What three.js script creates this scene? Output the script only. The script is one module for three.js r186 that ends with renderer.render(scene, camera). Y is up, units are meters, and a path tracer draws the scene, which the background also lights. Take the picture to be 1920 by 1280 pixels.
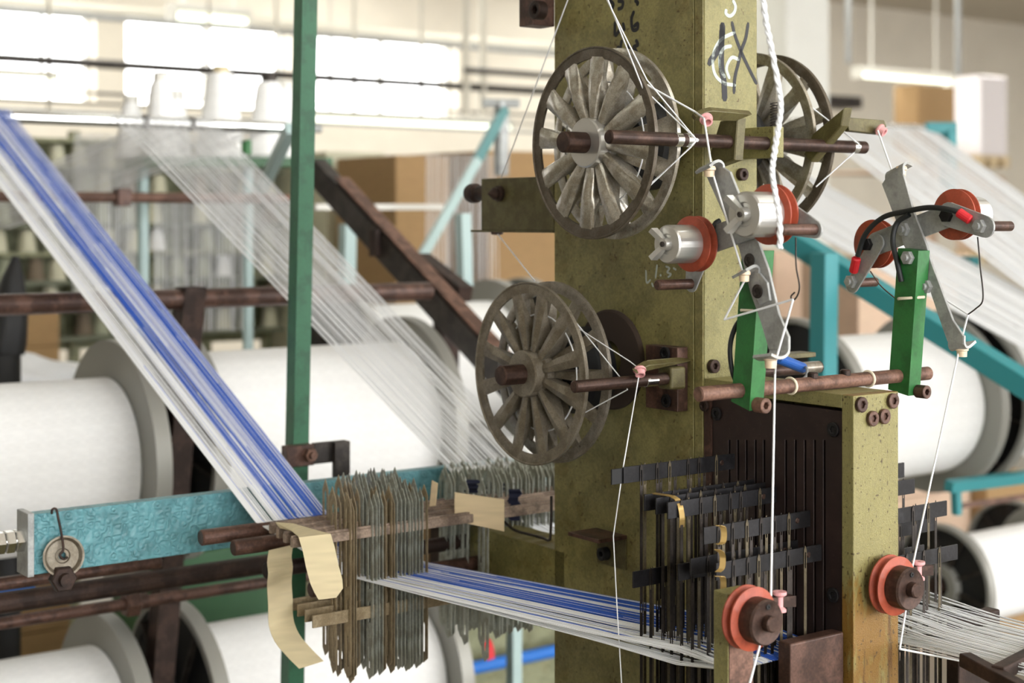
import * as THREE from 'three';
import { RoundedBoxGeometry } from 'three/addons/geometries/RoundedBoxGeometry.js';
import { mergeGeometries, mergeVertices, toCreasedNormals } from 'three/addons/utils/BufferGeometryUtils.js';
import { RectAreaLightUniformsLib } from 'three/addons/lights/RectAreaLightUniformsLib.js';

// ---------------------------------------------------------------- camera, sky, daylight, exposure
const scene = new THREE.Scene();
const renderer = new THREE.WebGLRenderer({ antialias: true });
renderer.toneMapping = THREE.LinearToneMapping;
renderer.toneMappingExposure = 0.9;
renderer.shadowMap.enabled = true;
renderer.shadowMap.type = THREE.PCFSoftShadowMap;
RectAreaLightUniformsLib.init();

const FOCAL = 2900, HORIZON = 412, EYE = 1.45;            // pixels of a 1920 x 1280 frame; metres
const camera = new THREE.PerspectiveCamera(2 * Math.atan(640 / FOCAL) * 180 / Math.PI, 1.5, 0.05, 80);
camera.position.set(0, EYE, 0);
camera.setViewOffset(1920, 1280, 0, 640 - HORIZON, 1920, 1280);   // a shifted lens: the horizon stands above the middle of the frame
camera.focus = 1.42;
camera.userData.fStop = 5.6;

const SKY = 9.0, WINDOW_FILL = 6.0, TUBE_LIGHT = 20.0;
scene.background = new THREE.Color(1.0, 1.0, 1.0);
scene.backgroundIntensity = SKY;

// ---------------------------------------------------------------- the loom's own axes
// s runs along the rollers (away to the back right), t runs along the warp (away to the back left), y is height above the eye
const ANG = 53.5 * Math.PI / 180, sa = Math.sin(ANG), ca = Math.cos(ANG), TURN = Math.PI / 2 - ANG;
const D0 = 1.5, CX0 = (1321 - 960) / FOCAL * D0;         // front corner of the loom column
const world = (s, y, t) => new THREE.Vector3(CX0 + sa * s - ca * t, EYE + y, -(D0 + ca * s + sa * t));
const fromRay = (px, py, d) => {
  const dx = (px - 960) / FOCAL * d - CX0, dd = d - D0;
  return [dx * sa + dd * ca, (HORIZON - py) / FOCAL * d, -dx * ca + dd * sa];
};
const atS = (px, py, s) => { const k = (px - 960) / FOCAL; return fromRay(px, py, (s + CX0 * sa + D0 * ca) / (k * sa + ca)); };
const atT = (px, py, t) => { const k = (px - 960) / FOCAL; return fromRay(px, py, (t - CX0 * ca + D0 * sa) / (sa - k * ca)); };
const atD = fromRay;
const sOf = (px, t) => atT(px, HORIZON, t)[0], tOf = (px, s) => atS(px, HORIZON, s)[2];
const depthOf = (s, t) => D0 + ca * s + sa * t;
const yOf = (py, s, t) => (HORIZON - py) / FOCAL * depthOf(s, t);
const FLOOR = -EYE;

let seed = 7;
const rnd = () => { seed = (seed * 1664525 + 1013904223) >>> 0; return seed / 4294967296; };
const rr = (a, b) => a + (b - a) * rnd();

// ---------------------------------------------------------------- textures
function lattice(n) { const a = new Float32Array(n * n); for (let i = 0; i < a.length; i++) a[i] = rnd(); return { n, a }; }
function vnoise(L, x, y) {
  const n = L.n; x = ((x % n) + n) % n; y = ((y % n) + n) % n;
  const i = Math.floor(x), j = Math.floor(y); let fx = x - i, fy = y - j; fx = fx * fx * (3 - 2 * fx); fy = fy * fy * (3 - 2 * fy);
  const i1 = (i + 1) % n, j1 = (j + 1) % n, a = L.a;
  return (a[j * n + i] * (1 - fx) + a[j * n + i1] * fx) * (1 - fy) + (a[j1 * n + i] * (1 - fx) + a[j1 * n + i1] * fx) * fy;
}
const L8 = lattice(8), L16 = lattice(16), L32 = lattice(32), L64 = lattice(64), L128 = lattice(128);
const fbm = (u, v) => 0.4 * vnoise(L8, u * 8, v * 8) + 0.27 * vnoise(L16, u * 16, v * 16) + 0.18 * vnoise(L32, u * 32, v * 32) + 0.15 * vnoise(L64, u * 64, v * 64);
const clamp = (x, a = 0, b = 1) => Math.min(b, Math.max(a, x));
const step = (a, b, x) => { const k = clamp((x - a) / (b - a)); return k * k * (3 - 2 * k); };
function tex(n, size, fn, srgb = true, m = n) {
  const d = new Uint8Array(n * m * 4);
  for (let j = 0; j < m; j++) for (let i = 0; i < n; i++) {
    const c = fn(i / n, j / m), o = (j * n + i) * 4;
    for (let k = 0; k < 3; k++) d[o + k] = 255 * clamp(Array.isArray(c) ? c[k] : c);
    d[o + 3] = 255;
  }
  const t = new THREE.DataTexture(d, n, m); t.wrapS = t.wrapT = THREE.RepeatWrapping; t.magFilter = THREE.LinearFilter; t.minFilter = THREE.LinearMipmapLinearFilter;
  t.generateMipmaps = true; if (srgb) t.colorSpace = THREE.SRGBColorSpace;
  const sz = Array.isArray(size) ? size : [size, size]; t.repeat.set(1 / sz[0], 1 / sz[1]); t.needsUpdate = true; return t;
}
const mix = (a, b, k) => a.map((x, i) => x + (b[i] - x) * k);
// old enamel: fine grain, worn yellow patches, brown dirt specks
const paintTex = tex(512, 0.22, (u, v) => {
  const g = 0.86 + 0.14 * vnoise(L128, u * 128, v * 128), p = fbm(u, v), q = fbm(v + 0.37, u + 0.11);
  let c = mix([0.88, 0.87, 0.80], [1.0, 0.99, 0.93], step(0.35, 0.65, p)).map((x) => x * g);
  const speck = step(0.84, 0.92, vnoise(L128, u * 90 + 9, v * 90)) * step(0.42, 0.6, q);
  c = mix(c, [0.40, 0.30, 0.18], 0.6 * speck);
  return mix(c, [0.66, 0.56, 0.38], 0.3 * step(0.58, 0.74, q));
});
const frontTex = tex(512, 0.16, (u, v) => {
  const g = 0.9 + 0.1 * vnoise(L128, u * 128, v * 128) - 0.05 * vnoise(L64, u * 64, v * 64), p = fbm(u + 0.2, v), q = fbm(v + 0.61, u);
  let c = mix([0.92, 0.92, 0.86], [1, 1, 0.96], step(0.35, 0.65, p)).map((x) => x * g);
  const speck = step(0.88, 0.95, vnoise(L128, u * 70 + 3, v * 70)) * step(0.45, 0.6, q);
  return mix(c, [0.42, 0.30, 0.18], 0.7 * speck);
});
// the housing post: rust and grease patches, with shade near the pulley painted in, gather on its lower half, v runs up 0.32 m
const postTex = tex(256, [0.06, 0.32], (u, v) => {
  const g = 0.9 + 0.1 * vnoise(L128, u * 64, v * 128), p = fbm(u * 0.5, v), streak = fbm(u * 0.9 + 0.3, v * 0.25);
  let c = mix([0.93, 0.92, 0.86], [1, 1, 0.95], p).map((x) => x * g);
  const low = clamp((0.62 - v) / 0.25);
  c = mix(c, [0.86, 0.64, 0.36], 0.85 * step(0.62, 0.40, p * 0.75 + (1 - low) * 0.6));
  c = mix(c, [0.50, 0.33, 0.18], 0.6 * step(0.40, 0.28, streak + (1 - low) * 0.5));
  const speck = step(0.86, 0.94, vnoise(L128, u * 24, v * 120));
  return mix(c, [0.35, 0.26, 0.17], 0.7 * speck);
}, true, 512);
const peelTex = tex(256, 0.03, (u, v) => 0.5 * vnoise(L32, u * 32, v * 32) + 0.5 * vnoise(L64, u * 64, v * 64), false);
const hammerTex = tex(256, 0.05, (u, v) => { const w = fbm(u, v) * 0.25; return 0.5 + 0.5 * Math.sin(14 * vnoise(L8, u * 8 + w * 3, v * 8)); }, false);
const rustTex = tex(512, 0.18, (u, v) => {
  const p = fbm(u, v), g = 0.8 + 0.2 * vnoise(L128, u * 128, v * 128);
  return mix([0.72, 0.66, 0.62], [1, 0.94, 0.9], step(0.35, 0.65, p)).map((x) => x * g);
});
const castTex = tex(512, 0.1, (u, v) => {
  const p = fbm(u + 0.5, v), g = 0.85 + 0.15 * vnoise(L128, u * 128, v * 128);
  return mix([0.84, 0.81, 0.75], [1, 0.99, 0.96], step(0.3, 0.7, p)).map((x) => x * g);
});
const grimeTex = tex(256, 0.15, (u, v) => { const g = 0.93 + 0.07 * vnoise(L128, u * 128, v * 128); return mix([0.86, 0.86, 0.86], [1, 1, 1], step(0.25, 0.6, fbm(u, v))).map((x) => x * g); });
const cardTex = tex(256, 0.35, (u, v) => { const g = 0.93 + 0.07 * vnoise(L128, u * 16, v * 128); return [g, g * (0.98 + 0.02 * fbm(u, v)), g * 0.98]; });
const wallTex = tex(256, 3.0, (u, v) => { const g = 0.93 + 0.07 * fbm(u, v); return [g, g, g * 0.99]; });
const rollTex = tex(128, 0.03, (u, v) => 0.93 + 0.07 * vnoise(L64, u * 4, v * 64));
const panelTex = tex(512, 0.2, (u, v) => {
  const p = fbm(u, v), lint = step(0.86, 0.93, vnoise(L128, u * 128, v * 128)) * step(0.48, 0.6, p);
  return mix(mix([0.55, 0.5, 0.5], [1, 0.95, 0.92], p), [4, 3.6, 3.4].map((x) => x / 2), lint);
});
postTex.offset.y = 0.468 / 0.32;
const metalRough = tex(256, 0.12, (u, v) => 0.55 + 0.45 * fbm(u, v), false);

// ---------------------------------------------------------------- materials
const M = {};
function mat(key, color, roughness, metalness = 0, extra = {}) {
  const m = new THREE.MeshPhysicalMaterial({ color, roughness, metalness, ...extra }); m.name = key; M[key] = m; return m;
}
mat('olive', '#918a5c', 0.5, 0.0, { map: paintTex, bumpMap: peelTex, bumpScale: 0.0002 });
mat('oliveFront', '#918a5c', 0.5, 0.0, { map: frontTex, bumpMap: peelTex, bumpScale: 0.0004 });
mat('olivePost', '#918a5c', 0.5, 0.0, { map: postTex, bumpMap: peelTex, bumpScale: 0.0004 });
mat('oliveBracket', '#6a6440', 0.5, 0.1, { map: castTex });
mat('rust', '#685148', 0.6, 0.3, { map: rustTex, roughnessMap: metalRough });
mat('rustDark', '#463730', 0.6, 0.35, { map: rustTex });
mat('rustLight', '#866a5d', 0.6, 0.2, { map: rustTex });
mat('darkSteel', '#45423f', 0.5, 0.35, { map: rustTex });
mat('blackSteel', '#2b2d32', 0.42, 0.4, { map: rustTex });
mat('panel', '#3a2d2a', 0.5, 0.2, { map: panelTex });
mat('black', '#121212', 0.6);
mat('cast', '#98928a', 0.42, 0.45, { map: castTex, roughnessMap: metalRough });
mat('castDull', '#8b8478', 0.48, 0.35, { map: castTex });
mat('castDark', '#6d655b', 0.45, 0.4, { map: castTex });
mat('castBright', '#c4c1bb', 0.32, 0.7, { map: castTex });
mat('shaft', '#54433c', 0.45, 0.5, { map: rustTex });
mat('alu', '#cfceca', 0.32, 0.8);
mat('aluDull', '#97968f', 0.5, 0.4);
mat('chrome', '#d6d6d4', 0.2, 1.0);
mat('zinc', '#a9aba9', 0.46, 0.35, { map: grimeTex });
mat('armSteel', '#a8a9a6', 0.5, 0.25, { map: grimeTex });
mat('wireSteel', '#bcc2bd', 0.45, 0.25, { map: castTex });
mat('wireBrown', '#a99a80', 0.5, 0.2, { map: castTex });
mat('heddleSteel', '#6a614f', 0.5, 0.35, { map: castTex });
mat('wood', '#a59a8d', 0.7, 0.05, { map: rustTex });
mat('greenPost', '#2c6546', 0.5, 0.0, { map: grimeTex });
mat('greenBar', '#2c7236', 0.45, 0.0, { map: grimeTex });
mat('teal', '#629aa2', 0.42, 0.0, { map: grimeTex, bumpMap: hammerTex, bumpScale: 0.0009 });
mat('tealFrame', '#2f8186', 0.5, 0.0);
mat('tealPale', '#a9bfbd', 0.5, 0.0);
mat('tealGrey', '#5b8787', 0.5);
mat('orange', '#a84a30', 0.5, 0.0, { map: grimeTex });
mat('pink', '#e0a3a3', 0.3);
mat('ceramic', '#dcc6a8', 0.35);
mat('red', '#c8202a', 0.45);
mat('blue', '#1f6fc9', 0.4);
mat('blueTape', '#1d56a6', 0.45);
mat('rubber', '#1c1f20', 0.55);
mat('tape', '#d8cba6', 0.75, 0, { map: cardTex });
mat('tie', '#d8cdb5', 0.5);
mat('cloth', '#20243a', 0.95);
mat('card', '#d8c49e', 0.85, 0, { map: cardTex });
mat('cardPale', '#d3bd92', 0.85, 0, { map: cardTex });
mat('cardBrown', '#a5875f', 0.9, 0, { map: cardTex });
mat('cardPink', '#cfb6a0', 0.9, 0, { map: cardTex });
mat('yarnWhite', '#eef0f2', 0.8);
mat('yarnBlue', '#2f5fc4', 0.7, 0);
mat('yarnNavy', '#24439e', 0.75);
mat('yarnRoll', '#fafaf8', 0.85, 0, { map: rollTex });
mat('wall', '#eae2d5', 0.9, 0, { map: wallTex });
mat('wallPale', '#e4dfd2', 0.9, 0, { map: wallTex });
mat('ceiling', '#cfc6b9', 0.9, 0, { map: wallTex });
mat('floor', '#8d887e', 0.6, 0, { map: wallTex });
mat('pillar', '#f4f4ee', 0.8, 0, { map: wallTex });
mat('frameWhite', '#e2e0d8', 0.6);
mat('glass', '#ffffff', 0.02, 0, { transmission: 1, thickness: 0, ior: 1.45 });
mat('tube', '#ffffff', 0.5, 0, { emissive: '#f6ffe9', emissiveIntensity: 2.4 });
mat('fixture', '#d9d6cc', 0.5);
mat('wrap', '#e6dfdf', 0.25, 0, { clearcoat: 0.6 });
mat('creel', '#989c82', 0.6, 0.0, { map: paintTex });
mat('creelDark', '#6b705c', 0.6, 0.0);
mat('coneCream', '#c9c7ae', 0.85, 0);
mat('coneGrey', '#a0a48c', 0.85, 0);
mat('coneBrown', '#776a58', 0.85, 0);
mat('greenTray', '#2e5a35', 0.5);
mat('markBlack', '#15151a', 0.6);
mat('markWhite', '#b4bcb6', 0.7, 0);
mat('brass', '#a98d55', 0.45, 0.5);
mat('felt', '#3d3128', 1.0);

// ---------------------------------------------------------------- geometry, all written in loom coordinates [s, y, t]
const V = (a) => new THREE.Vector3(a[0], a[1], -a[2]);
const add = (a, b, k = 1) => [a[0] + b[0] * k, a[1] + b[1] * k, a[2] + b[2] * k];
const sub = (a, b) => [a[0] - b[0], a[1] - b[1], a[2] - b[2]];
const lerp3 = (a, b, k) => add(a, sub(b, a), k);
const join = (list) => list.length === 1 ? list[0] : mergeGeometries(list.map((g) => { const q = g.index ? g.toNonIndexed() : g; for (const k of Object.keys(q.attributes)) if (!['position', 'normal', 'uv'].includes(k)) q.deleteAttribute(k); if (!q.attributes.uv) q.setAttribute('uv', new THREE.BufferAttribute(new Float32Array(q.attributes.position.count * 2), 2)); q.morphAttributes = {}; return q; }));
function box(s0, s1, y0, y1, t0, t1, bevel = 0) {
  const w = Math.abs(s1 - s0), h = Math.abs(y1 - y0), d = Math.abs(t1 - t0);
  const g = bevel ? new RoundedBoxGeometry(w, h, d, 2, Math.min(bevel, w / 2.01, h / 2.01, d / 2.01)) : new THREE.BoxGeometry(w, h, d);
  return g.translate((s0 + s1) / 2, (y0 + y1) / 2, -(t0 + t1) / 2);
}
function basis(o, x, y, z) { return new THREE.Matrix4().makeBasis(x, y, z).setPosition(o); }
function axisFrame(a, dir) {   // geometry that was built along +Y is laid along dir at a
  const y = V(dir).normalize(), x = Math.abs(y.y) > 0.9 ? new THREE.Vector3(1, 0, 0).cross(y).normalize() : new THREE.Vector3(0, 1, 0).cross(y).normalize();
  return basis(V(a), x, y, new THREE.Vector3().crossVectors(x, y));
}
function lathe(a, dir, prof, seg = 32) { return toCreasedNormals(new THREE.LatheGeometry(prof.map((p) => new THREE.Vector2(Math.max(p[0], 0), p[1])), seg), 0.6).applyMatrix4(axisFrame(a, dir)); }
function rod(a, b, r, seg = 24, c = Math.min(0.0012, r * 0.25)) {
  const L = V(b).sub(V(a)).length();
  return lathe(a, sub(b, a), [[0, 0], [r - c, 0], [r, c], [r, L - c], [r - c, L], [0, L]], seg);
}
function pipe(a, b, r, seg = 16) { const L = V(b).sub(V(a)).length(); return lathe(a, sub(b, a), [[r * 0.8, 0], [r, 0], [r, L], [r * 0.8, L], [r * 0.8, 0]], seg); }
function beamBar(a, b, w, h, up = [0, 1, 0], bevel = 0.0015) {   // a bar of section w x h from a to b; h lies along up
  const z = V(b).sub(V(a)), L = z.length(); z.normalize();
  const x = new THREE.Vector3().crossVectors(V(up), z).normalize(), y = new THREE.Vector3().crossVectors(z, x);
  const mid = V(a).add(V(b)).multiplyScalar(0.5);
  return (bevel ? new RoundedBoxGeometry(w, h, L, 1, Math.min(bevel, w / 2.01, h / 2.01)) : new THREE.BoxGeometry(w, h, L)).applyMatrix4(basis(mid, x, y, z));
}
function plate(pts, normal, depth, holes = [], bevel = 0.0004) {  // flat outline (planar points) given a thickness along normal
  const o = V(pts[0]), n = V(normal).normalize();
  let e1 = V(pts[1]).sub(o); e1.sub(n.clone().multiplyScalar(e1.dot(n))).normalize();
  const e2 = new THREE.Vector3().crossVectors(n, e1);
  const flat = (p) => { const q = V(p).sub(o); return new THREE.Vector2(q.dot(e1), q.dot(e2)); };
  const sh = new THREE.Shape(pts.map(flat));
  for (const h of holes) sh.holes.push(new THREE.Path(Array.isArray(h) ? h.map(flat) : (() => { const c = flat(h.at), a = []; for (let i = 0; i < 16; i++) a.push(new THREE.Vector2(c.x + h.r * Math.cos(i * Math.PI / 8), c.y + h.r * Math.sin(i * Math.PI / 8))); return a; })()));
  return new THREE.ExtrudeGeometry(sh, { depth: depth - 2 * bevel, bevelEnabled: bevel > 0, bevelSize: bevel, bevelThickness: bevel, bevelSegments: 1, bevelOffset: -bevel }).translate(0, 0, bevel).applyMatrix4(basis(o, e1, e2, n));
}
function ribbon(pts, width, th) {   // a bent strap: centre line, width vector (or one per point), thickness
  const P = pts.map(V), n = P.length, pos = [], idx = [];
  for (let i = 0; i < n; i++) {
    const tan = P[Math.min(i + 1, n - 1)].clone().sub(P[Math.max(i - 1, 0)]).normalize(), w = V(Array.isArray(width[0]) ? width[i] : width);
    const nor = new THREE.Vector3().crossVectors(tan, w).normalize().multiplyScalar(th / 2);
    for (const [a, b] of [[-0.5, 1], [0.5, 1], [0.5, -1], [-0.5, -1]]) { const q = P[i].clone().addScaledVector(w, a).addScaledVector(nor, b); pos.push(q.x, q.y, q.z); }
    if (i) for (let k = 0; k < 4; k++) { const a = (i - 1) * 4 + k, b = (i - 1) * 4 + (k + 1) % 4; idx.push(a, b, a + 4, b, b + 4, a + 4); }
  }
  idx.push(0, 2, 1, 0, 3, 2); const e = (n - 1) * 4; idx.push(e, e + 1, e + 2, e, e + 2, e + 3);
  const g = new THREE.BufferGeometry(); g.setAttribute('position', new THREE.Float32BufferAttribute(pos, 3)); g.setIndex(idx);
  return toCreasedNormals(g, 0.7);
}
function smooth(pts, n = 8) { return new THREE.CatmullRomCurve3(pts.map(V), false, 'centripetal').getPoints(n * (pts.length - 1)).map((p) => [p.x, p.y, -p.z]); }
function cord(pts, r, seg = 6, n = 8) { return new THREE.TubeGeometry(new THREE.CatmullRomCurve3(pts.map(V), false, 'centripetal'), n * (pts.length - 1), r, seg, false); }
function yarnGeo(pts, r, seg = 5, piece = 0.06) {     // straight runs between the points, in short lengths so that rays find them quickly
  const out = [];
  for (let i = 1; i < pts.length; i++) {
    const L = V(pts[i]).sub(V(pts[i - 1])).length();
    out.push(new THREE.CylinderGeometry(r, r, L, seg, Math.max(1, Math.round(L / piece)), true).translate(0, L / 2, 0).applyMatrix4(axisFrame(pts[i - 1], sub(pts[i], pts[i - 1]))));
  }
  return join(out);
}
function hexPath(r) { const a = []; for (let i = 0; i < 6; i++) a.push(new THREE.Vector2(r * Math.cos(i * Math.PI / 3), r * Math.sin(i * Math.PI / 3))); return a; }
function socketScrew(a, dir, r, h) {   // cap head with a hexagon socket, standing h proud of a
  const sh = new THREE.Shape(); sh.absarc(0, 0, r, 0, Math.PI * 2); sh.holes.push(new THREE.Path(hexPath(r * 0.48)));
  const ring = new THREE.ExtrudeGeometry(sh, { depth: h - r * 0.16, bevelEnabled: true, bevelSize: r * 0.12, bevelThickness: r * 0.08, bevelSegments: 1, bevelOffset: -r * 0.12, curveSegments: 20 }).translate(0, 0, r * 0.08);
  ring.rotateX(-Math.PI / 2);
  const back = new THREE.CylinderGeometry(r * 0.6, r * 0.6, h * 0.35, 12).translate(0, h * 0.18, 0);
  return join([ring, back]).applyMatrix4(axisFrame(a, dir));
}
function hexNut(a, dir, r, h, bolt = 0.5) {
  const nut = new THREE.ExtrudeGeometry(new THREE.Shape(hexPath(r)), { depth: h * 0.8, bevelEnabled: true, bevelSize: r * 0.08, bevelThickness: h * 0.1, bevelSegments: 1, bevelOffset: -r * 0.08 }).rotateX(-Math.PI / 2);
  const list = [nut]; if (bolt) list.push(new THREE.CylinderGeometry(r * bolt, r * bolt, h * 1.5, 14).translate(0, h * 0.75, 0));
  return join(list).applyMatrix4(axisFrame(a, dir));
}
function torus(a, dir, R, r, seg = 24) { return new THREE.TorusGeometry(R, r, 10, seg).rotateX(Math.PI / 2).applyMatrix4(axisFrame(a, dir)); }
function eyelet(a, dir, R, L) {  // a ceramic bush with a rounded flange
  return lathe(a, dir, [[R * 0.5, 0], [R * 0.8, -L * 0.05], [R, L * 0.15], [R, L * 0.35], [R * 0.8, L * 0.42], [R * 0.75, L], [R * 0.5, L], [R * 0.5, 0]], 20);
}
function metreUV(g) {     // uv in metres, across the axis each face points along
  const q = g.index ? g.toNonIndexed() : g; if (!q.attributes.normal) q.computeVertexNormals();
  const p = q.attributes.position, uv = new Float32Array(p.count * 2), a = new THREE.Vector3(), b = new THREE.Vector3(), c = new THREE.Vector3();
  for (let i = 0; i < p.count; i += 3) {
    a.fromBufferAttribute(p, i); b.fromBufferAttribute(p, i + 1).sub(a); c.fromBufferAttribute(p, i + 2).sub(a); b.cross(c);
    const x = Math.abs(b.x), y = Math.abs(b.y), z = Math.abs(b.z);
    for (let k = i; k < i + 3; k++) { const X = p.getX(k), Y = p.getY(k), Z = p.getZ(k); const w = x >= y && x >= z ? [Z, Y] : y >= z ? [X, Z] : [X, Y]; uv[k * 2] = w[0]; uv[k * 2 + 1] = w[1]; }
  }
  q.setAttribute('uv', new THREE.BufferAttribute(uv, 2));
  for (const k of Object.keys(q.attributes)) if (!['position', 'normal', 'uv'].includes(k)) q.deleteAttribute(k);
  return q;
}

// ---------------------------------------------------------------- things and parts
const taken = new Map();
function numbered(name) { const n = taken.get(name) || 0; taken.set(name, n + 1); return n ? `${name}_${String(n).padStart(3, '0')}` : name; }
function describe(o, label, category, group, kind) { o.userData.label = label; o.userData.category = category; if (group) o.userData.group = group; if (kind) o.userData.kind = kind; }
function lit(o) { o.castShadow = o.receiveShadow = true; return o; }
class Thing {
  constructor(name, label, category, group, kind) { this.o = new THREE.Group(); this.o.name = numbered(name); describe(this.o, label, category, group, kind); this.list = []; }
  part(name, geo, m, { label, under, kind } = {}) {
    const mesh = lit(new THREE.Mesh(metreUV(geo), typeof m === 'string' ? M[m] : m)); mesh.name = name;
    if (label) mesh.userData.label = label; if (kind) mesh.userData.kind = kind;
    (under || this.o).add(mesh); this.list.push(mesh); return mesh;
  }
  done() {      // moves the group's origin to the middle of the thing's base
    const b = new THREE.Box3(); for (const m of this.list) { m.geometry.computeBoundingBox(); b.union(m.geometry.boundingBox); }
    this.base = [(b.min.x + b.max.x) / 2, b.min.y, -(b.min.z + b.max.z) / 2];
    const seen = new Set();
    for (const m of this.list) if (!seen.has(m.geometry)) { seen.add(m.geometry); m.geometry.translate(-this.base[0], -this.base[1], this.base[2]); }
    this.o.position.copy(world(...this.base)); this.o.rotation.y = TURN; scene.add(this.o); return this.o;
  }
}
function solo(name, label, category, geo, m, group, kind) {     // a thing that is one mesh
  const t = new Thing(name, label, category, group, kind); const mesh = t.part('x', geo, m); t.done();
  scene.remove(t.o); t.o.remove(mesh); mesh.name = t.o.name; mesh.position.copy(t.o.position); mesh.rotation.y = TURN; mesh.userData = { ...t.o.userData }; scene.add(mesh); return mesh;
}
function again(o, base, label, name) {      // another of the same kind, its own object
  const c = o.clone(); c.name = numbered(name || o.name.replace(/_\d{3}$/, '')); c.position.copy(world(...base)); c.userData = { ...o.userData }; if (label) c.userData.label = label; scene.add(c); return c;
}
function shell(name, geo, m) {
  const g = metreUV(geo), mesh = lit(new THREE.Mesh(g, M[m])); mesh.name = name; mesh.position.copy(world(0, 0, 0)); mesh.rotation.y = TURN; mesh.userData.kind = 'structure'; scene.add(mesh); return mesh;
}
function shellPart(parent, name, geo, m) { const mesh = lit(new THREE.Mesh(metreUV(geo), M[m])); mesh.name = name; parent.add(mesh); return mesh; }

// ================================================================ the hall
const CEIL = 2.3, BACK = 10, FRONT = -5, SIDE0 = -7.5, SIDE1 = 17;
shell('floor', box(SIDE0 - 0.2, SIDE1 + 0.2, FLOOR - 0.2, FLOOR, FRONT - 0.3, BACK + 0.3), 'floor');
shell('ceiling', box(SIDE0 - 0.2, SIDE1 + 0.2, CEIL, CEIL + 0.2, FRONT - 0.3, BACK + 0.3), 'ceiling');
shell('wall_side', box(SIDE0 - 0.2, SIDE0, FLOOR, CEIL, FRONT, BACK), 'wall');
shell('wall_end', box(SIDE1, SIDE1 + 0.2, FLOOR, CEIL, FRONT, BACK), 'wall');
let windowNo = 0;
function pierced(name, t0, t1, openings, y0, y1, m) {      // a wall of thickness t0..t1 with a row of openings
  const g = [box(SIDE0, SIDE1, FLOOR, y0, t0, t1), box(SIDE0, SIDE1, y1, CEIL, t0, t1)];
  let s = SIDE0;
  for (const [a, b] of openings) { g.push(box(s, a, y0, y1, t0, t1)); s = b; }
  g.push(box(s, SIDE1, y0, y1, t0, t1));
  return shell(name, join(g), m);
}
function windowUnit(s0, s1, y0, y1, t, rows) {
  const w = new THREE.Group(); w.name = `window_${++windowNo}`; w.userData.kind = 'structure'; w.position.copy(world(0, 0, 0)); w.rotation.y = TURN; scene.add(w);
  const f = 0.035, mid = (s0 + s1) / 2;
  shellPart(w, 'window_frame', join([box(s0, s1, y0, y0 + f, t - 0.03, t + 0.03), box(s0, s1, y1 - f, y1, t - 0.03, t + 0.03), box(s0, s0 + f, y0, y1, t - 0.03, t + 0.03), box(s1 - f, s1, y0, y1, t - 0.03, t + 0.03)]), 'frameWhite');
  shellPart(w, 'mullion', box(mid - f / 2, mid + f / 2, y0 + f, y1 - f, t - 0.025, t + 0.025), 'frameWhite');
  for (const [a, b] of [[s0 + f, mid - f / 2], [mid + f / 2, s1 - f]]) for (let r = 0; r < rows; r++) {
    const h = (y1 - y0 - 2 * f) / rows, ya = y0 + f + r * h;
    shellPart(w, 'pane', new THREE.PlaneGeometry(b - a - 0.002, h - 0.002).translate((a + b) / 2, ya + h / 2, -t), 'glass');
  }
  return w;
}
const backOpen = []; for (let i = -4; i < 3; i++) backOpen.push([3.554 + i * 1.632, 4.947 + i * 1.632]);
backOpen.pop(); backOpen.push([3.554 + 1.632, 4.947 + 1.632]);
const rowsBack = [...new Set(backOpen.map((o) => o.join()))].map((o) => o.split(',').map(Number)).sort((a, b) => a[0] - b[0]);
pierced('wall_back', BACK, BACK + 0.3, rowsBack, 0.86, 1.58, 'wall');
for (const [a, b] of rowsBack) windowUnit(a, b, 0.86, 1.58, BACK + 0.15, 1);
// the long wall behind the camera has the same row of windows, lower and taller: its daylight, with added area lights, falls on the loom's front faces
const frontOpen = []; for (let i = 0; i < 7; i++) frontOpen.push([-3.0 + i * 2.1, -3.0 + i * 2.1 + 1.7]);
pierced('wall_front', FRONT - 0.3, FRONT, frontOpen, -0.45, 1.75, 'wall');
for (const [a, b] of frontOpen) {
  const w = windowUnit(a, b, -0.45, 1.75, FRONT - 0.15, 2);
  const l = new THREE.RectAreaLight('#fafbff', WINDOW_FILL, b - a - 0.1, 2.1); l.name = 'added_window_fill'; l.position.set((a + b) / 2, 0.65, -(FRONT - 0.1)); w.add(l);  // fill light added in each unseen opening, on top of the sky
}
// pillars
function pillar(name, s0, s1, t0, t1) { return shell(name, box(s0, s1, FLOOR, CEIL, t0, t1, 0.01), 'pillar'); }
{ const p = atD(1474, HORIZON, 9.0); pillar('wall_pillar', p[0], p[0] + 0.37, p[2], p[2] + 0.42); }

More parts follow.
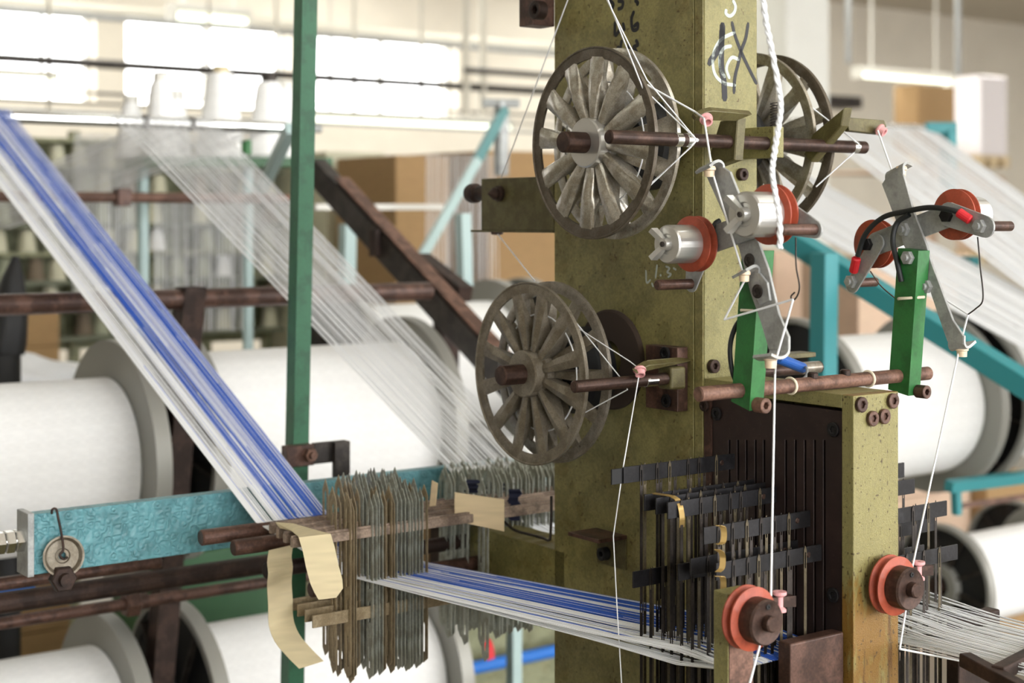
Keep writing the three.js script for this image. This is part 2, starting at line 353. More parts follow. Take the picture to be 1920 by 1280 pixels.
// ---------------------------------------------------------------- fluorescent lamps hung from the ceiling
function lamp(s, y, t, L, label, power = TUBE_LIGHT) {
  const th = new Thing('fluorescent_lamp', label, 'lamp', 'fluorescent lamps hanging in rows along the hall');
  th.part('housing', join([box(s - L / 2, s + L / 2, y + 0.045, y + 0.09, t - 0.06, t + 0.06, 0.006), box(s - L / 2 - 0.02, s - L / 2, y - 0.01, y + 0.09, t - 0.06, t + 0.06, 0.004), box(s + L / 2, s + L / 2 + 0.02, y - 0.01, y + 0.09, t - 0.06, t + 0.06, 0.004)]), 'fixture');
  for (const dt of [-0.03, 0.03]) th.part('tube', rod([s - L / 2, y + 0.02, t + dt], [s + L / 2, y + 0.02, t + dt], 0.014, 12), 'tube');
  for (const ds of [-L * 0.36, L * 0.36]) th.part('hanger', rod([s + ds, y + 0.085, t], [s + ds, CEIL, t], 0.012, 8), 'fixture');
  const o = th.done();
  const l = new THREE.RectAreaLight('#fdfdf8', power, L, 0.06); l.name = 'tube_light'; l.position.set(s - th.base[0], y - 0.004 - th.base[1], -(t - th.base[2])); l.rotation.x = -Math.PI / 2; o.add(l);
  return o;
}
for (const t of [-3, -0.6, 1.8, 4.2]) for (const s of [-4, -1.5, 1, 3.5]) lamp(s, 1.25, t, 1.2, 'twin tube fluorescent lamp hung over the loom aisle');
for (const [t, row] of [[4.2, [11]], [6.5, [2, 5, 8, 11, 14]], [8.8, [2, 5, 8]]]) for (const s of row) lamp(s, 2.16, t, 1.2, 'added twin tube lamp out of view under the far hall ceiling, brightening the back walls', TUBE_LIGHT * 9.5);  // lamps added above the view to brighten the far walls
{
  const p = atD(1695, 152, 13); lamp(p[0], p[1], p[2], 1.15, 'lit fluorescent lamp hung before the beige wall beside the wrapped pallet');
  const q = atD(392, 42, 8.5); lamp(q[0], q[1], q[2], 0.42, 'short fluorescent lamp with pale cover hung before the windows');
  const r = atD(20, 158, 9.0); lamp(r[0], r[1], r[2], 0.5, 'lit fluorescent lamp hung below the dark overhead rail');
  const w = atD(765, 237, 11.0); lamp(w[0], w[1], w[2], 1.75, 'long lit fluorescent lamp just below the window sills');
}

// ================================================================ the loom
function loft(sections, crease = 0.5) {   // closed section outlines of equal length, joined and capped
  const n = sections[0].length, pos = [], idx = [];
  for (const sec of sections) for (const p of sec) { const q = V(p); pos.push(q.x, q.y, q.z); }
  for (let i = 1; i < sections.length; i++) for (let k = 0; k < n; k++) { const a = (i - 1) * n + k, b = (i - 1) * n + (k + 1) % n; idx.push(a, b, a + n, b, b + n, a + n); }
  for (let k = 1; k < n - 1; k++) { idx.push(0, k + 1, k); const e = (sections.length - 1) * n; idx.push(e, e + k, e + k + 1); }
  const g = new THREE.BufferGeometry(); g.setAttribute('position', new THREE.Float32BufferAttribute(pos, 3)); g.setIndex(idx);
  // turn the faces outwards
  g.computeBoundingBox(); const c = new THREE.Vector3(); g.boundingBox.getCenter(c);
  let vol = 0; const a = new THREE.Vector3(), b = new THREE.Vector3(), d = new THREE.Vector3();
  for (let i = 0; i < idx.length; i += 3) { a.fromArray(pos, idx[i] * 3).sub(c); b.fromArray(pos, idx[i + 1] * 3).sub(c); d.fromArray(pos, idx[i + 2] * 3).sub(c); vol += a.dot(b.cross(d)); }
  if (vol < 0) { for (let i = 0; i < idx.length; i += 3) { const x = idx[i]; idx[i] = idx[i + 1]; idx[i + 1] = x; } g.setIndex(idx); }
  return toCreasedNormals(g, crease);
}
const COL_S = 0.072, COL_T = tOf(1040, 0), FACE = -0.002;
const LEDGE_T = 0.395;
function stroke(pts, width, normal, at) {     // a pen stroke lying on a face; pts in photo pixels, width in metres
  const P = smooth(pts.map((p) => at(p[0], p[1])), 6), n = V(normal).normalize(), W = [];
  for (let i = 0; i < P.length; i++) {
    const tan = V(P[Math.min(i + 1, P.length - 1)]).sub(V(P[Math.max(i - 1, 0)])).normalize(), w = new THREE.Vector3().crossVectors(n, tan).multiplyScalar(width * (i === 0 || i === P.length - 1 ? 0.5 : 1));
    W.push([w.x, w.y, -w.z]);
  }
  return ribbon(P, W, 0.0003);
}
{
  const th = new Thing('loom_column', 'olive green cast loom column with handwritten marks carrying the spoked wheels', 'machine column', null, 'thing');
  const y0 = -0.62, y1 = 0.52;
  th.part('body', box(0, COL_S, y0, y1, 0, COL_T, 0.0012), 'oliveFront');
  th.part('cover_plate', box(FACE, 0.0005, y0 + 0.01, y1, tOf(1303, 0), COL_T - 0.002, 0.0006), 'olive');
  th.part('cover_strip', box(FACE + 0.0006, 0.0005, y0 + 0.01, y1, 0.0012, tOf(1304.5, 0), 0.0004), 'olive');
  // the side plate reaches back below the notch
  const yl = yOf(985, 0, LEDGE_T), yb = yOf(1135, 0, 0.3);
  th.part('side_plate', plate([[FACE, yb, COL_T - 0.02], [FACE, yl, COL_T - 0.02], [FACE, yl, LEDGE_T], [FACE, yb, LEDGE_T]], [1, 0, 0], 0.05, [{ at: atS(897, 1024, 0), r: 0.007 }], 0.0008), 'olive');
  th.part('base_foot', box(-0.02, COL_S + 0.02, y0 - 0.02, y0 + 0.005, -0.19, LEDGE_T, 0.002), 'olive');
  const L = (px, py) => atS(px, py, FACE - 0.00012), R = (px, py) => atT(px, py, -0.00012);
  const ink = (list, w, face, m) => { for (const s of list) th.part('marker_stroke', stroke(s, w, face === L ? [-1, 0, 0] : [0, 0, -1], face), m); };
  ink([[[1141, 0], [1150, 8], [1147, 18]], [[1158, 2], [1168, 4], [1166, 14], [1158, 17]], [[1190, 0], [1196, 6], [1193, 9]],
    [[1153, 40], [1154, 66], [1163, 54]], [[1168, 42], [1171, 58]], [[1189, 20], [1184, 36], [1187, 56], [1195, 54], [1196, 44], [1188, 50]],
    [[1158, 86], [1160, 92]], [[1166, 74], [1164, 92], [1172, 96]], [[1180, 80], [1177, 100]], [[1192, 74], [1196, 84], [1188, 88], [1192, 94], [1194, 104], [1189, 107]]], 0.0040, L, 'markBlack');
  ink([[[1355, 42], [1352, 80], [1328, 122]], [[1354, 44], [1353, 130], [1357, 150], [1359, 190]]], 0.0072, R, 'markBlack');
  ink([[[1372, 40], [1378, 66], [1390, 98], [1405, 130], [1419, 158]], [[1403, 42], [1398, 72], [1390, 94], [1384, 120], [1378, 145], [1376, 176]]], 0.0040, R, 'markBlack');
  ink([[[1379, 60], [1350, 76], [1337, 104], [1340, 138], [1356, 155], [1380, 160]], [[1372, 86], [1358, 90], [1350, 104], [1351, 130], [1360, 146]], [[1386, 112], [1372, 108], [1362, 128], [1368, 148]],
    [[1374, 0], [1379, 12], [1376, 24], [1368, 30], [1361, 25], [1362, 17]]], 0.0036, R, 'markWhite');
  ink([[[1211, 506], [1213, 530], [1220, 524]], [[1222, 530], [1225, 538]], [[1232, 496], [1229, 522]], [[1238, 514], [1239, 518]], [[1248, 499], [1255, 503], [1251, 510], [1258, 514], [1252, 520]], [[1262, 502], [1268, 506]]], 0.0020, L, 'markWhite');
  for (const [px, py, r] of [[1388, 327, 0.0062], [1334, 686, 0.0066]]) th.part('screw', socketScrew(atT(px, py, 0), [0, 0, -1], r, 0.006), 'rustDark');
  th.part('face_screw', socketScrew(atS(1322, 760, FACE), [-1, 0, 0], 0.0055, 0.003), 'rustDark');
  th.done();
}
{
  const p = atS(1040, 25, 0), th = new Thing('stop_block', 'brown steel block with one socket screw at the top back of the column', 'block');
  th.part('block', box(-0.03, 0.0, yOf(50, 0, COL_T), 0.34, COL_T, COL_T + 0.025, 0.001), 'rust');
  th.part('screw', socketScrew(atS(1018, 20, -0.03), [-1, 0, 0], 0.010, 0.012), 'rustDark'); th.done();
}
// heddle housing in front of the column
const HS = 0.06, HT = -0.187, HTOP = yOf(742, 0, HT);
{
  const th = new Thing('heddle_housing', 'olive housing with black slotted panel standing before the loom column', 'machine housing', null, 'thing');
  const bot = -0.60, tp = tOf(1578, 0), tl = tOf(1334, 0);
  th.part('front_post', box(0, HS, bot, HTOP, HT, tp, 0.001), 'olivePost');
  th.part('top_plate', box(0, HS, HTOP - 0.012, HTOP, tp, 0, 0.0008), 'oliveFront');
  th.part('back_wall', box(0.03, HS, bot, HTOP - 0.012, tp, 0), 'olive');
  th.part('jamb', box(-0.0008, 0.02, bot, HTOP - 0.012, tl, 0), 'rust');
  const yt = yOf(771, 0, tp), slots = [];
  const slotPx = [1366, 1382, 1398, 1415, 1431, 1448, 1472, 1490, 1508, 1526, 1544];
  for (const px of slotPx) { const t = tOf(px, 0), w = 0.0011; slots.push([[0, bot + 0.05, t - w], [0, yOf(825, 0, t), t - w], [0, yOf(825, 0, t), t + w], [0, bot + 0.05, t + w]]); }
  th.part('slot_panel', plate([[0.001, bot, tl], [0.001, yt, tl], [0.001, yt, tp], [0.001, bot, tp]], [1, 0, 0], 0.006, slots, 0.0004), 'panel', { label: 'black oily slotted panel' });
  for (const [px, py, r] of [[1612, 758, 0.0068], [1671, 751, 0.0068], [1633, 784, 0.0068], [1655, 780, 0.0068]]) th.part('screw', socketScrew(atT(px, py, HT), [0, 0, -1], r, 0.004), 'rust');
  for (const [px, py] of [[1345, 775], [1564, 805], [1564, 1115]]) th.part('panel_screw', socketScrew(atS(px, py, 0.001), [-1, 0, 0], 0.0065, 0.0025), 'blackSteel');
  th.done();
}

// ---------------------------------------------------------------- spoked feed wheels
function wheel(label, sf, y, t, flip, turn, mats, gap = 0.03, R = 0.0935, fat = 1) {
  const th = new Thing('feed_wheel', label, 'wheel'), dir = flip ? -1 : 1, X = (h) => sf + dir * h, o = (h) => [X(h), y, t], ax = [dir, 0, 0];
  const pt = (r, a, h, w = 0) => [X(h), y + r * Math.sin(a) + w * Math.cos(a), t + r * Math.cos(a) - w * Math.sin(a)];
  const ring = (h, d) => lathe(o(h), [dir * d, 0, 0], [[R - 0.0115, 0.0004], [R - 0.0115, 0.003], [R - 0.001, 0.0035], [R, 0.003], [R, -0.001], [R - 0.0012, -0.0014], [R - 0.0022, -0.0004], [R - 0.0115, 0.0004]], 96);
  const front = th.part('front_rim', ring(0, 1), mats.rim);
  const back = th.part('rear_rim', ring(gap, -1), mats.back);
  const spoke = (a, h0, d, wMul) => {
    const sec = (r, w, depth, ridge) => { const e = (k, ww) => pt(r, a, h0 + d * k, ww * wMul); return fat > 1 ? [e(0, -w / 2), e(-ridge * 2.6, -w * 0.36), e(-ridge * 3.6, -w * 0.12), e(-ridge * 3.6, w * 0.12), e(-ridge * 2.6, w * 0.36), e(0, w / 2), e(depth, w * 0.34), e(depth, -w * 0.34)] : [e(0, -w / 2), e(-ridge * 1.7, 0), e(0, w / 2), e(depth, w * 0.34), e(depth, -w * 0.34)]; };
    return loft([sec(R - 0.010, 0.017, 0.0022, 0.0002), sec(R - 0.03, 0.0148, 0.0075, 0.0014), sec(R - 0.045, 0.0128, 0.014, 0.0016), sec(0.024, 0.0082, 0.019, 0.0008)], fat > 1 ? 1.0 : 0.4);
  };
  for (let i = 0; i < 12; i++) {
    th.part('spoke', spoke(turn + i * Math.PI / 6, 0.0008, 1, fat), mats.spoke, { under: front });
    th.part('spoke', spoke(turn + (i + 0.5) * Math.PI / 6, gap - 0.0008, -1, fat), mats.spoke2, { under: back });
  }
  th.part('hub', lathe(o(-0.009), ax, [[0, 0], [0.0228, 0], [0.0242, 0.0012], [0.0242, 0.011], [0.023, 0.012], [0.0268, 0.013], [0.0268, gap], [0, gap]], 48), mats.hub);
  th.part('shaft', rod(o(-0.036), o(0.085), 0.0103, 32), mats.shaft);
  th.part('bearing', lathe(o(gap + 0.004), ax, [[0.012, 0], [0.034, 0.002], [0.036, 0.012], [0.045, 0.02], [0.045, 0.044], [0.012, 0.044]], 40), 'black');
  th.done(); return th;
}
const SF = -0.088, MID = SF + 0.015;
const upC = atS(1109, 268, SF), loC = atS(991, 700, SF);
wheel('bright spoked feed wheel on the upper shaft of the olive column', SF, upC[1], upC[2], false, 0.1, { rim: 'castDark', back: 'castBright', spoke: 'castBright', spoke2: 'castBright', hub: 'alu', shaft: 'shaft' }, 0.03, 0.0935, 1.3);
wheel('brown dusty spoked feed wheel on the lower shaft of the column', SF, loC[1], loC[2], false, 0.26, { rim: 'castDull', back: 'cast', spoke: 'castDull', spoke2: 'castDull', hub: 'castDull', shaft: 'shaft' }, 0.032);
wheel('dark spoked feed wheel on the far side of the column', COL_S - SF, upC[1] + 0.008, upC[2] + 0.005, true, 0.2, { rim: 'castDark', back: 'castBright', spoke: 'castBright', spoke2: 'castBright', hub: 'alu', shaft: 'shaft' });
solo('felt_washer', 'brown lint covered felt disc behind the lower spoked wheel', 'washer', lathe([-0.007, loC[1] + 0.012, loC[2] - 0.03], [1, 0, 0], [[0.02, 0], [0.05, 0], [0.052, 0.002], [0.052, 0.005], [0.02, 0.005], [0.02, 0]], 48), 'felt');

// ---------------------------------------------------------------- guide rods, their brackets and pink eyelets
const RT = -0.036, rodL = atT(1140, 257, RT), rodR = atT(1622, 276, RT), rodY = (rodL[1] + rodR[1]) / 2;
{
  const th = new Thing('guide_rod', 'brown polished steel rod crossing the column above the orange pulleys', 'rod');
  th.part('rod', rod([rodL[0], rodY, RT], [rodR[0], rodY, RT], 0.0064, 32), 'shaft');
  for (const px of [1270, 1290, 1601]) { const s = sOf(px, RT); th.part('worn_band', rod([s - 0.004, rodY, RT], [s + 0.004, rodY, RT], 0.00655, 32, 0.0002), 'chrome', { label: 'bright band worn by the yarn' }); }
  th.done();
  const hb = new Thing('rod_holder', 'olive block bolted to the column holding the upper guide rod', 'block');
  const s0 = sOf(1450, -0.046), ya = yOf(238, s0, -0.03), yb = yOf(296, s0, -0.03);
  hb.part('block', box(s0, s0 + 0.0145, yb, ya, -0.046, 0, 0.0008), 'oliveFront');
  hb.part('spring', (() => { const a = []; const p = atT(1452, 222, -0.01); for (let i = 0; i <= 90; i++) a.push([p[0] + 0.004 * Math.cos(i * 0.7), ya + i * 0.0003, p[2] + 0.004 * Math.sin(i * 0.7)]); return cord(a, 0.0006, 5, 1); })(), 'darkSteel');
  hb.done();
}
function slab(q, th) { return plate(q, (() => { const a = V(q[1]).sub(V(q[0])), b = V(q[2]).sub(V(q[0])), n = a.cross(b).normalize(); return [n.x, n.y, -n.z]; })(), th, [], 0.0006); }
function flatQuad(pxs, d0, d1) { return pxs.map(([x, y, k]) => atD(x, y, d0 + (d1 - d0) * k)); }
function planar(pts) {   // pushes the points after the third onto the plane of the first three
  const a = V(pts[0]), n = V(pts[1]).sub(a).cross(V(pts[2]).sub(a)).normalize();
  return pts.map((p) => { const q = V(p); q.addScaledVector(n, -q.clone().sub(a).dot(n)); return [q.x, q.y, -q.z]; });
}
const eyeNear = atS(1322, 222, -0.05), eyeFar = atS(1647, 243, COL_S + 0.05), eyeLow = atS(1200, 692, MID);
{
  const th = new Thing('eyelet_bracket', 'cast olive bracket with pink eyelet clamped on the guide rod before the column', 'bracket');
  const sc = sOf(1366, RT);
  th.part('clamp', plate([[sc, yOf(222, sc, RT), RT - 0.012], [sc, yOf(226, sc, RT), RT + 0.012], [sc, yOf(288, sc, RT), RT + 0.026], [sc, yOf(312, sc, RT), RT + 0.018], [sc, yOf(300, sc, RT), RT - 0.008]], [1, 0, 0], 0.012, [], 0.001), 'oliveBracket');
  const d = depthOf(sc, RT);
  th.part('flange', slab(planar([atD(1404, 207, d - 0.006), atD(1330, 200, d - 0.042), atD(1308, 233, d - 0.052), atD(1302, 216, d - 0.05), atD(1316, 203, d - 0.046), atD(1386, 235, d - 0.018)].sort(() => 0).filter((_, i) => [0, 1, 4, 3, 2, 5].includes(i)).map((_, i, a) => a[[0, 1, 4, 3, 2, 5][i]])), 0.006), 'oliveBracket');
  th.part('eyelet', eyelet(atD(1323, 221, d - 0.056), [-0.35, -0.55, -0.75], 0.0062, 0.008), 'pink', { label: 'pink ceramic eyelet' });
  th.done();
}
{
  const th = new Thing('eyelet_bracket', 'cast olive bracket with pink eyelet at the far end of the guide rod', 'bracket');
  const sc = sOf(1540, RT), d = depthOf(sc, RT);
  th.part('clamp', plate([[sc, yOf(205, sc, RT), RT - 0.030], [sc, yOf(238, sc, RT), RT - 0.026], [sc, yOf(303, sc, RT), RT + 0.014], [sc, yOf(288, sc, RT), RT + 0.024], [sc, yOf(250, sc, RT), RT + 0.012]], [1, 0, 0], 0.012, [], 0.001), 'oliveBracket');
  th.part('flange', slab(planar([atD(1578, 222, d), atD(1584, 247, d), atD(1640, 253, d + 0.03), atD(1661, 238, d + 0.036), atD(1655, 226, d + 0.036)]), 0.006), 'oliveBracket');
  th.part('eyelet', eyelet(atD(1647, 241, d + 0.018), [0.25, -0.55, -0.8], 0.0062, 0.008), 'pink', { label: 'pink ceramic eyelet' });
  th.done();
}
{
  const th = new Thing('eyelet_bracket', 'brown steel bracket with short rod and pink eyelet beside the lower wheel', 'bracket');
  const t0 = tOf(1290, FACE), t1 = tOf(1230, FACE), ya = yOf(650, 0, t0), yb = yOf(770, 0, t0);
  th.part('base_plate', box(-0.016, FACE, yb, ya, t0, t1, 0.001), 'rust');
  const a = atS(1075, 725, -0.150), ty = a[2], b = [-0.03, a[1] + 0.0006, ty];
  th.part('rod', rod(a, b, 0.0058, 28), 'shaft');
  th.part('worn_band', rod([eyeLow[0] + 0.01, a[1], ty], [eyeLow[0] + 0.024, a[1], ty], 0.00595, 28, 0.0002), 'chrome');
  th.part('rod_socket', box(-0.036, -0.016, a[1] - 0.010, a[1] + 0.012, ty - 0.008, ty + 0.012, 0.003), 'oliveBracket');
  const d = depthOf(MID, eyeLow[2]);
  th.part('arm', slab(planar([atD(1290, 668, d + 0.055), atD(1214, 676, d + 0.004), atD(1192, 690, d - 0.004), atD(1180, 688, d - 0.006), atD(1188, 676, d - 0.002), atD(1200, 671, d + 0.002)]), 0.0075), 'oliveBracket');
  th.part('arm_underside', loft([[atD(1290, 680, d + 0.05), atD(1288, 672, d + 0.05), atD(1282, 672, d + 0.062), atD(1282, 684, d + 0.062)], [atD(1190, 697, d + 0.006), atD(1190, 686, d + 0.006), atD(1186, 686, d + 0.016), atD(1186, 697, d + 0.016)]]), 'rustDark');
  th.part('eyelet', eyelet(atD(1199, 690, d - 0.004), [-0.3, -0.8, -0.5], 0.0062, 0.008), 'pink', { label: 'pink ceramic eyelet' });
  for (const [px, py] of [[1249, 662], [1251, 751]]) th.part('screw', socketScrew(atS(px, py, -0.016), [-1, 0, 0], 0.0065, 0.003), 'blackSteel');
  th.done();
}
{ // yarn brake channel behind the upper wheel
  const th = new Thing('yarn_brake', 'olive channel bracket with brown knob reaching out behind the upper wheel', 'bracket');
  const t1 = tOf(906, 0), ya = yOf(335, 0, t1), yb = yOf(431, 0, t1);
  th.part('channel', join([box(-0.003, 0.0, yb, ya, COL_T - 0.001, t1, 0.001), box(-0.003, 0.035, yb - 0.0025, yb, COL_T, t1 + 0.022, 0.0008), box(-0.002, 0.035, yb, ya, t1 - 0.002, t1, 0.0006)]), 'oliveBracket');
  th.part('knob', lathe([0.014, yOf(361, 0, t1), t1], [0, 0, 1], [[0, 0], [0.0078, 0], [0.0078, 0.006], [0.009, 0.007], [0.009, 0.026], [0.0075, 0.028], [0.0075, 0.032], [0.0115, 0.034], [0.0118, 0.042], [0.0105, 0.046], [0, 0.047]], 28), 'rustDark');
  th.part('ring', lathe([0.014, yOf(361, 0, t1), t1], [0, 0, 1], [[0.006, 0], [0.013, 0.001], [0.013, 0.004], [0.006, 0.004]], 28), 'ceramic');
  th.part('cone_bolt', lathe(atS(938, 363, -0.003), [-1, 0, 0], [[0, 0], [0.009, 0], [0.009, 0.004], [0.007, 0.005], [0.007, 0.009], [0.001, 0.017], [0, 0.017]], 24), 'rustDark');
  th.part('outlet', lathe(atS(932, 434, 0.004), [0, -1, 0], [[0, 0], [0.007, 0], [0.007, 0.003], [0.003, 0.004], [0, 0.004]], 16), 'rust');
  th.done();
}
{ // small shelf bracket low on the column face
  const th = new Thing('shelf_bracket', 'small brown angle bracket screwed low on the column face', 'bracket');
  const t0 = tOf(1176, FACE), t1 = tOf(1122, FACE), y1 = yOf(1010, 0, t0), yb = yOf(1068, 0, t0);
  th.part('upright', box(-0.004, FACE, yb, y1, t0, t1, 0.0006), 'oliveBracket');
  th.part('shelf', box(-0.040, FACE, y1, y1 + 0.004, t0, t1 + 0.004, 0.0006), 'rust');
  th.part('screw', socketScrew(atS(1138, 1037, -0.004), [-1, 0, 0], 0.0068, 0.009), 'black'); th.done();
}

// ---------------------------------------------------------------- cross rod on top of the housing
const XT = -0.14, XY = HTOP + 0.0066;
{
  const th = new Thing('cross_rod', 'rusty steel rod lying across the housing top between the green bars', 'rod');
  const r = th.part('rod', rod([sOf(1308, XT), XY, XT], [sOf(1741, XT), XY, XT], 0.0064, 32), 'rustLight');
  for (const px of [1482, 1628]) th.part('rubber_band', torus([sOf(px, XT), XY, XT], [1, 0.05, 0.1], 0.0068, 0.0014, 28), 'tie', { label: 'pale band round the rod' });
  for (const px of [1524, 1585]) th.part('set_screw', rod([sOf(px, XT), XY + 0.004, XT], [sOf(px, XT), XY + 0.0105, XT], 0.0048, 20), 'rustDark');
  th.done();
}
function vee(R, w) { return [[0.005, 0], [R - 0.001, 0], [R, 0.0006], [R, 0.0018], [R * 0.72, w / 2], [R, w - 0.0018], [R, w - 0.0006], [R - 0.001, w], [0.005, w], [0.005, 0]]; }
function wingNut(c, r) {    // faces -s
  const g = [lathe(c, [-1, 0, 0], [[0, 0], [r * 0.34, 0], [r * 0.28, 0.006], [0, 0.006]], 20)];
  for (const a of [2.3, -2.3]) {
    const u = [0, Math.sin(a), -Math.cos(a)], v = [0, Math.cos(a), Math.sin(a)], p = (k, w, h) => add(add(add(c, u, k * r), v, w * r), [-h, 0, 0]);
    g.push(loft([[p(0.2, -0.14, 0.001), p(0.2, 0.14, 0.001), p(0.2, 0.14, 0.005), p(0.2, -0.14, 0.005)], [p(0.62, -0.15, 0.002), p(0.62, 0.15, 0.002), p(0.62, 0.15, 0.0085), p(0.62, -0.15, 0.0085)], [p(0.98, -0.17, 0.004), p(0.98, 0.17, 0.004), p(0.98, 0.15, 0.011), p(0.98, -0.15, 0.011)]]));
  }
  return join(g);
}
const ROUND = (c, r, a0, a1, n = 8) => { const o = []; for (let i = 0; i <= n; i++) { const a = a0 + (a1 - a0) * i / n; o.push([c[0], c[1] + r * Math.sin(a), c[2] + r * Math.cos(a)]); } return o; };
function linkPlate(a, b, ra, rb, th, dir = 1) {   // two rounded ends joined by straight flanks, in the plane of a
  const ang = Math.atan2(b[1] - a[1], b[2] - a[2]);
  return plate([...ROUND(a, ra, ang + Math.PI / 2, ang + Math.PI * 1.5), ...ROUND([a[0], b[1], b[2]], rb, ang - Math.PI / 2, ang + Math.PI / 2)], [dir, 0, 0], th, [], 0.0003);
}
// ---------------------------------------------------------------- tensioner with wing-nut knobs
const T1 = -0.0945;
const hookTop = atS(1336, 324, T1 - 0.006), hookMid = atS(1397, 524, T1 - 0.012), wireHook1 = atS(1487, 561, T1 - 0.004), hookLow1 = atS(1455, 674, T1 - 0.008);
{
  const th = new Thing('yarn_tensioner', 'yarn tensioner on green bar with two aluminium wing-nut knobs and orange discs', 'tensioner');
  const S = (px, py, ds = 0) => atS(px, py, T1 + ds);
  const c0 = S(1405, 770, 0.003), c1 = S(1426, 470, 0.003), sec = (c) => [c, add(c, [0.0165, 0, 0]), add(c, [0.0165, 0, 0.022]), add(c, [0, 0, 0.022])];
  const sec2 = (c) => [c, add(c, [0.0165, 0, 0]), add(c, [0.0165, 0.006, 0.022]), add(c, [0, 0.006, 0.022])];
  const bar = th.part('green_bar', loft([sec2(c0), sec(lerp3(c0, c1, 0.2)), sec(c1)]), 'greenBar');
  th.part('clamp_screw', socketScrew(add(lerp3(c0, c1, 0.02), [0.0082, 0.002, 0]), [0, 0, -1], 0.0066, 0.012), 'rustLight', { under: bar });
  th.part('arm', plate([S(1324, 330), S(1350, 388), S(1385, 465), S(1407, 550), S(1425, 600), S(1441, 655), S(1478, 655), S(1478, 632), S(1460, 590), S(1440, 505), S(1420, 450), S(1384, 362), S(1368, 322), S(1352, 312), S(1330, 318)], [1, 0, 0], 0.003), 'armSteel');
  const wv = sub(S(1356, 314), S(1326, 328)), top = S(1341, 321);
  th.part('hook', ribbon(smooth([add(top, [0.0015, -0.004, 0]), add(top, [0.0015, 0.003, 0]), add(top, [-0.003, 0.006, 0]), add(top, [-0.009, 0.005, 0]), add(top, [-0.015, 0.001, 0])], 4), wv.map((x) => x * 0.9), 0.0025), 'armSteel');
  th.part('eyelet', eyelet(add(top, [-0.008, 0.004, -0.001]), [0, -1, 0], 0.0058, 0.009), 'ceramic', { label: 'cream ceramic eyelet' });
  const low = S(1459, 655), wl = sub(S(1478, 652), S(1441, 656));
  th.part('hook', ribbon(smooth([add(low, [0.0015, 0.004, 0]), add(low, [0.0015, -0.003, 0]), add(low, [-0.003, -0.0065, 0]), add(low, [-0.011, -0.007, 0]), add(low, [-0.019, -0.004, 0])], 4), wl.map((x) => x * 0.95), 0.0025), 'armSteel');
  th.part('eyelet', eyelet(add(low, [-0.009, -0.004, 0]), [0, -1, 0], 0.0062, 0.011), 'ceramic');
  const tab = th.part('hook_tab', plate([S(1404, 520, -0.003), S(1418, 560, -0.003), S(1424, 572, -0.003), S(1443, 563, -0.003), S(1438, 530, -0.003), S(1424, 512, -0.003), S(1408, 512, -0.003)], [1, 0, 0], 0.003), 'armSteel');
  const mt = S(1408, 514, -0.003), wm = sub(S(1420, 508), S(1394, 522));
  th.part('hook', ribbon(smooth([add(mt, [0.0015, -0.004, 0]), add(mt, [0.0015, 0.002, 0]), add(mt, [-0.003, 0.004, 0]), add(mt, [-0.014, 0.0005, 0])], 4), wm, 0.0025), 'armSteel', { under: tab });
  th.part('eyelet', eyelet(add(mt, [-0.008, 0.003, 0]), [0, -1, 0], 0.0055, 0.009), 'ceramic', { under: tab });
  for (const [px, py] of [[1406, 488], [1421, 546]]) th.part('screw', socketScrew(S(px, py, px > 1415 ? -0.003 : 0), [-1, 0, 0], 0.006, 0.0015), 'darkSteel');
  // cross arm with the two disc brakes
  const p1 = S(1304, 457, -0.010), p2 = S(1450, 402, -0.010), m = -0.0035;
  const cross = th.part('cross_arm', linkPlate([T1 + m, p1[1], p1[2]], [T1 + m, p2[1], p2[2]], 0.0115, 0.0115, 0.0032), 'zinc');
  const pin1 = S(1296, 532, -0.005), pin2 = S(1528, 430, -0.005);
  for (const [p, pin, Rn, ox, label] of [[p1, pin1, 0.0245, 1.0, 0], [p2, pin2, 0.0252, 1.12, 0]]) {
    th.part('link', linkPlate([T1 - 0.0055, p[1], p[2]], [T1 - 0.0055, pin[1], pin[2]], 0.0165, 0.0075, 0.002), 'zinc', { under: cross });
    th.part('pin', rod([T1 - 0.004, pin[1], pin[2]], [T1 - 0.046, pin[1], pin[2]], 0.0046, 20), 'rust', { under: cross });
    th.part('disc', lathe([T1 - 0.006, p[1], p[2]], [-1, 0, 0], vee(Rn, 0.0105), 48), 'orange', { under: cross, label: 'orange grooved disc' });
    const rk = 0.0168 * ox, k = th.part('knob', lathe([T1 - 0.0165, p[1], p[2]], [-1, 0, 0], [[0, 0], [rk, 0], [rk, 0.026], [rk - 0.001, 0.0275], [rk * 0.55, 0.0275], [rk * 0.5, 0.0262], [0, 0.0262]], 40), 'alu', { under: cross, label: 'aluminium knob' });
    th.part('wing_nut', wingNut([T1 - 0.0427, p[1], p[2]], rk), 'alu', { under: cross });
    th.part('stud', rod([T1 - 0.042, p[1], p[2]], [T1 - 0.0505, p[1], p[2]], 0.0024, 12), 'darkSteel', { under: cross });
  }
  th.part('cable', cord([S(1350, 413, 0.002), S(1342, 418, -0.002), S(1335, 432, -0.006)], 0.0022), 'rubber');
  th.part('cable', cord([S(1395, 590, 0.006), S(1378, 615, 0.006), S(1369, 650, 0.006), S(1374, 700, 0.006), S(1384, 722, 0.01)], 0.0022), 'rubber');
  th.part('guide_wire', cord([S(1492, 445, 0.0), S(1493, 500), S(1499, 540), S(1494, 556), S(1486, 563), S(1483, 556), S(1490, 548)], 0.0007), 'darkSteel');
  th.part('cable_tie', torus(add(lerp3(c0, c1, 0.62), [0.008, 0, 0.011]), [0.08, 1, 0.05], 0.0152, 0.0012, 4), 'tie');
  th.done();
}
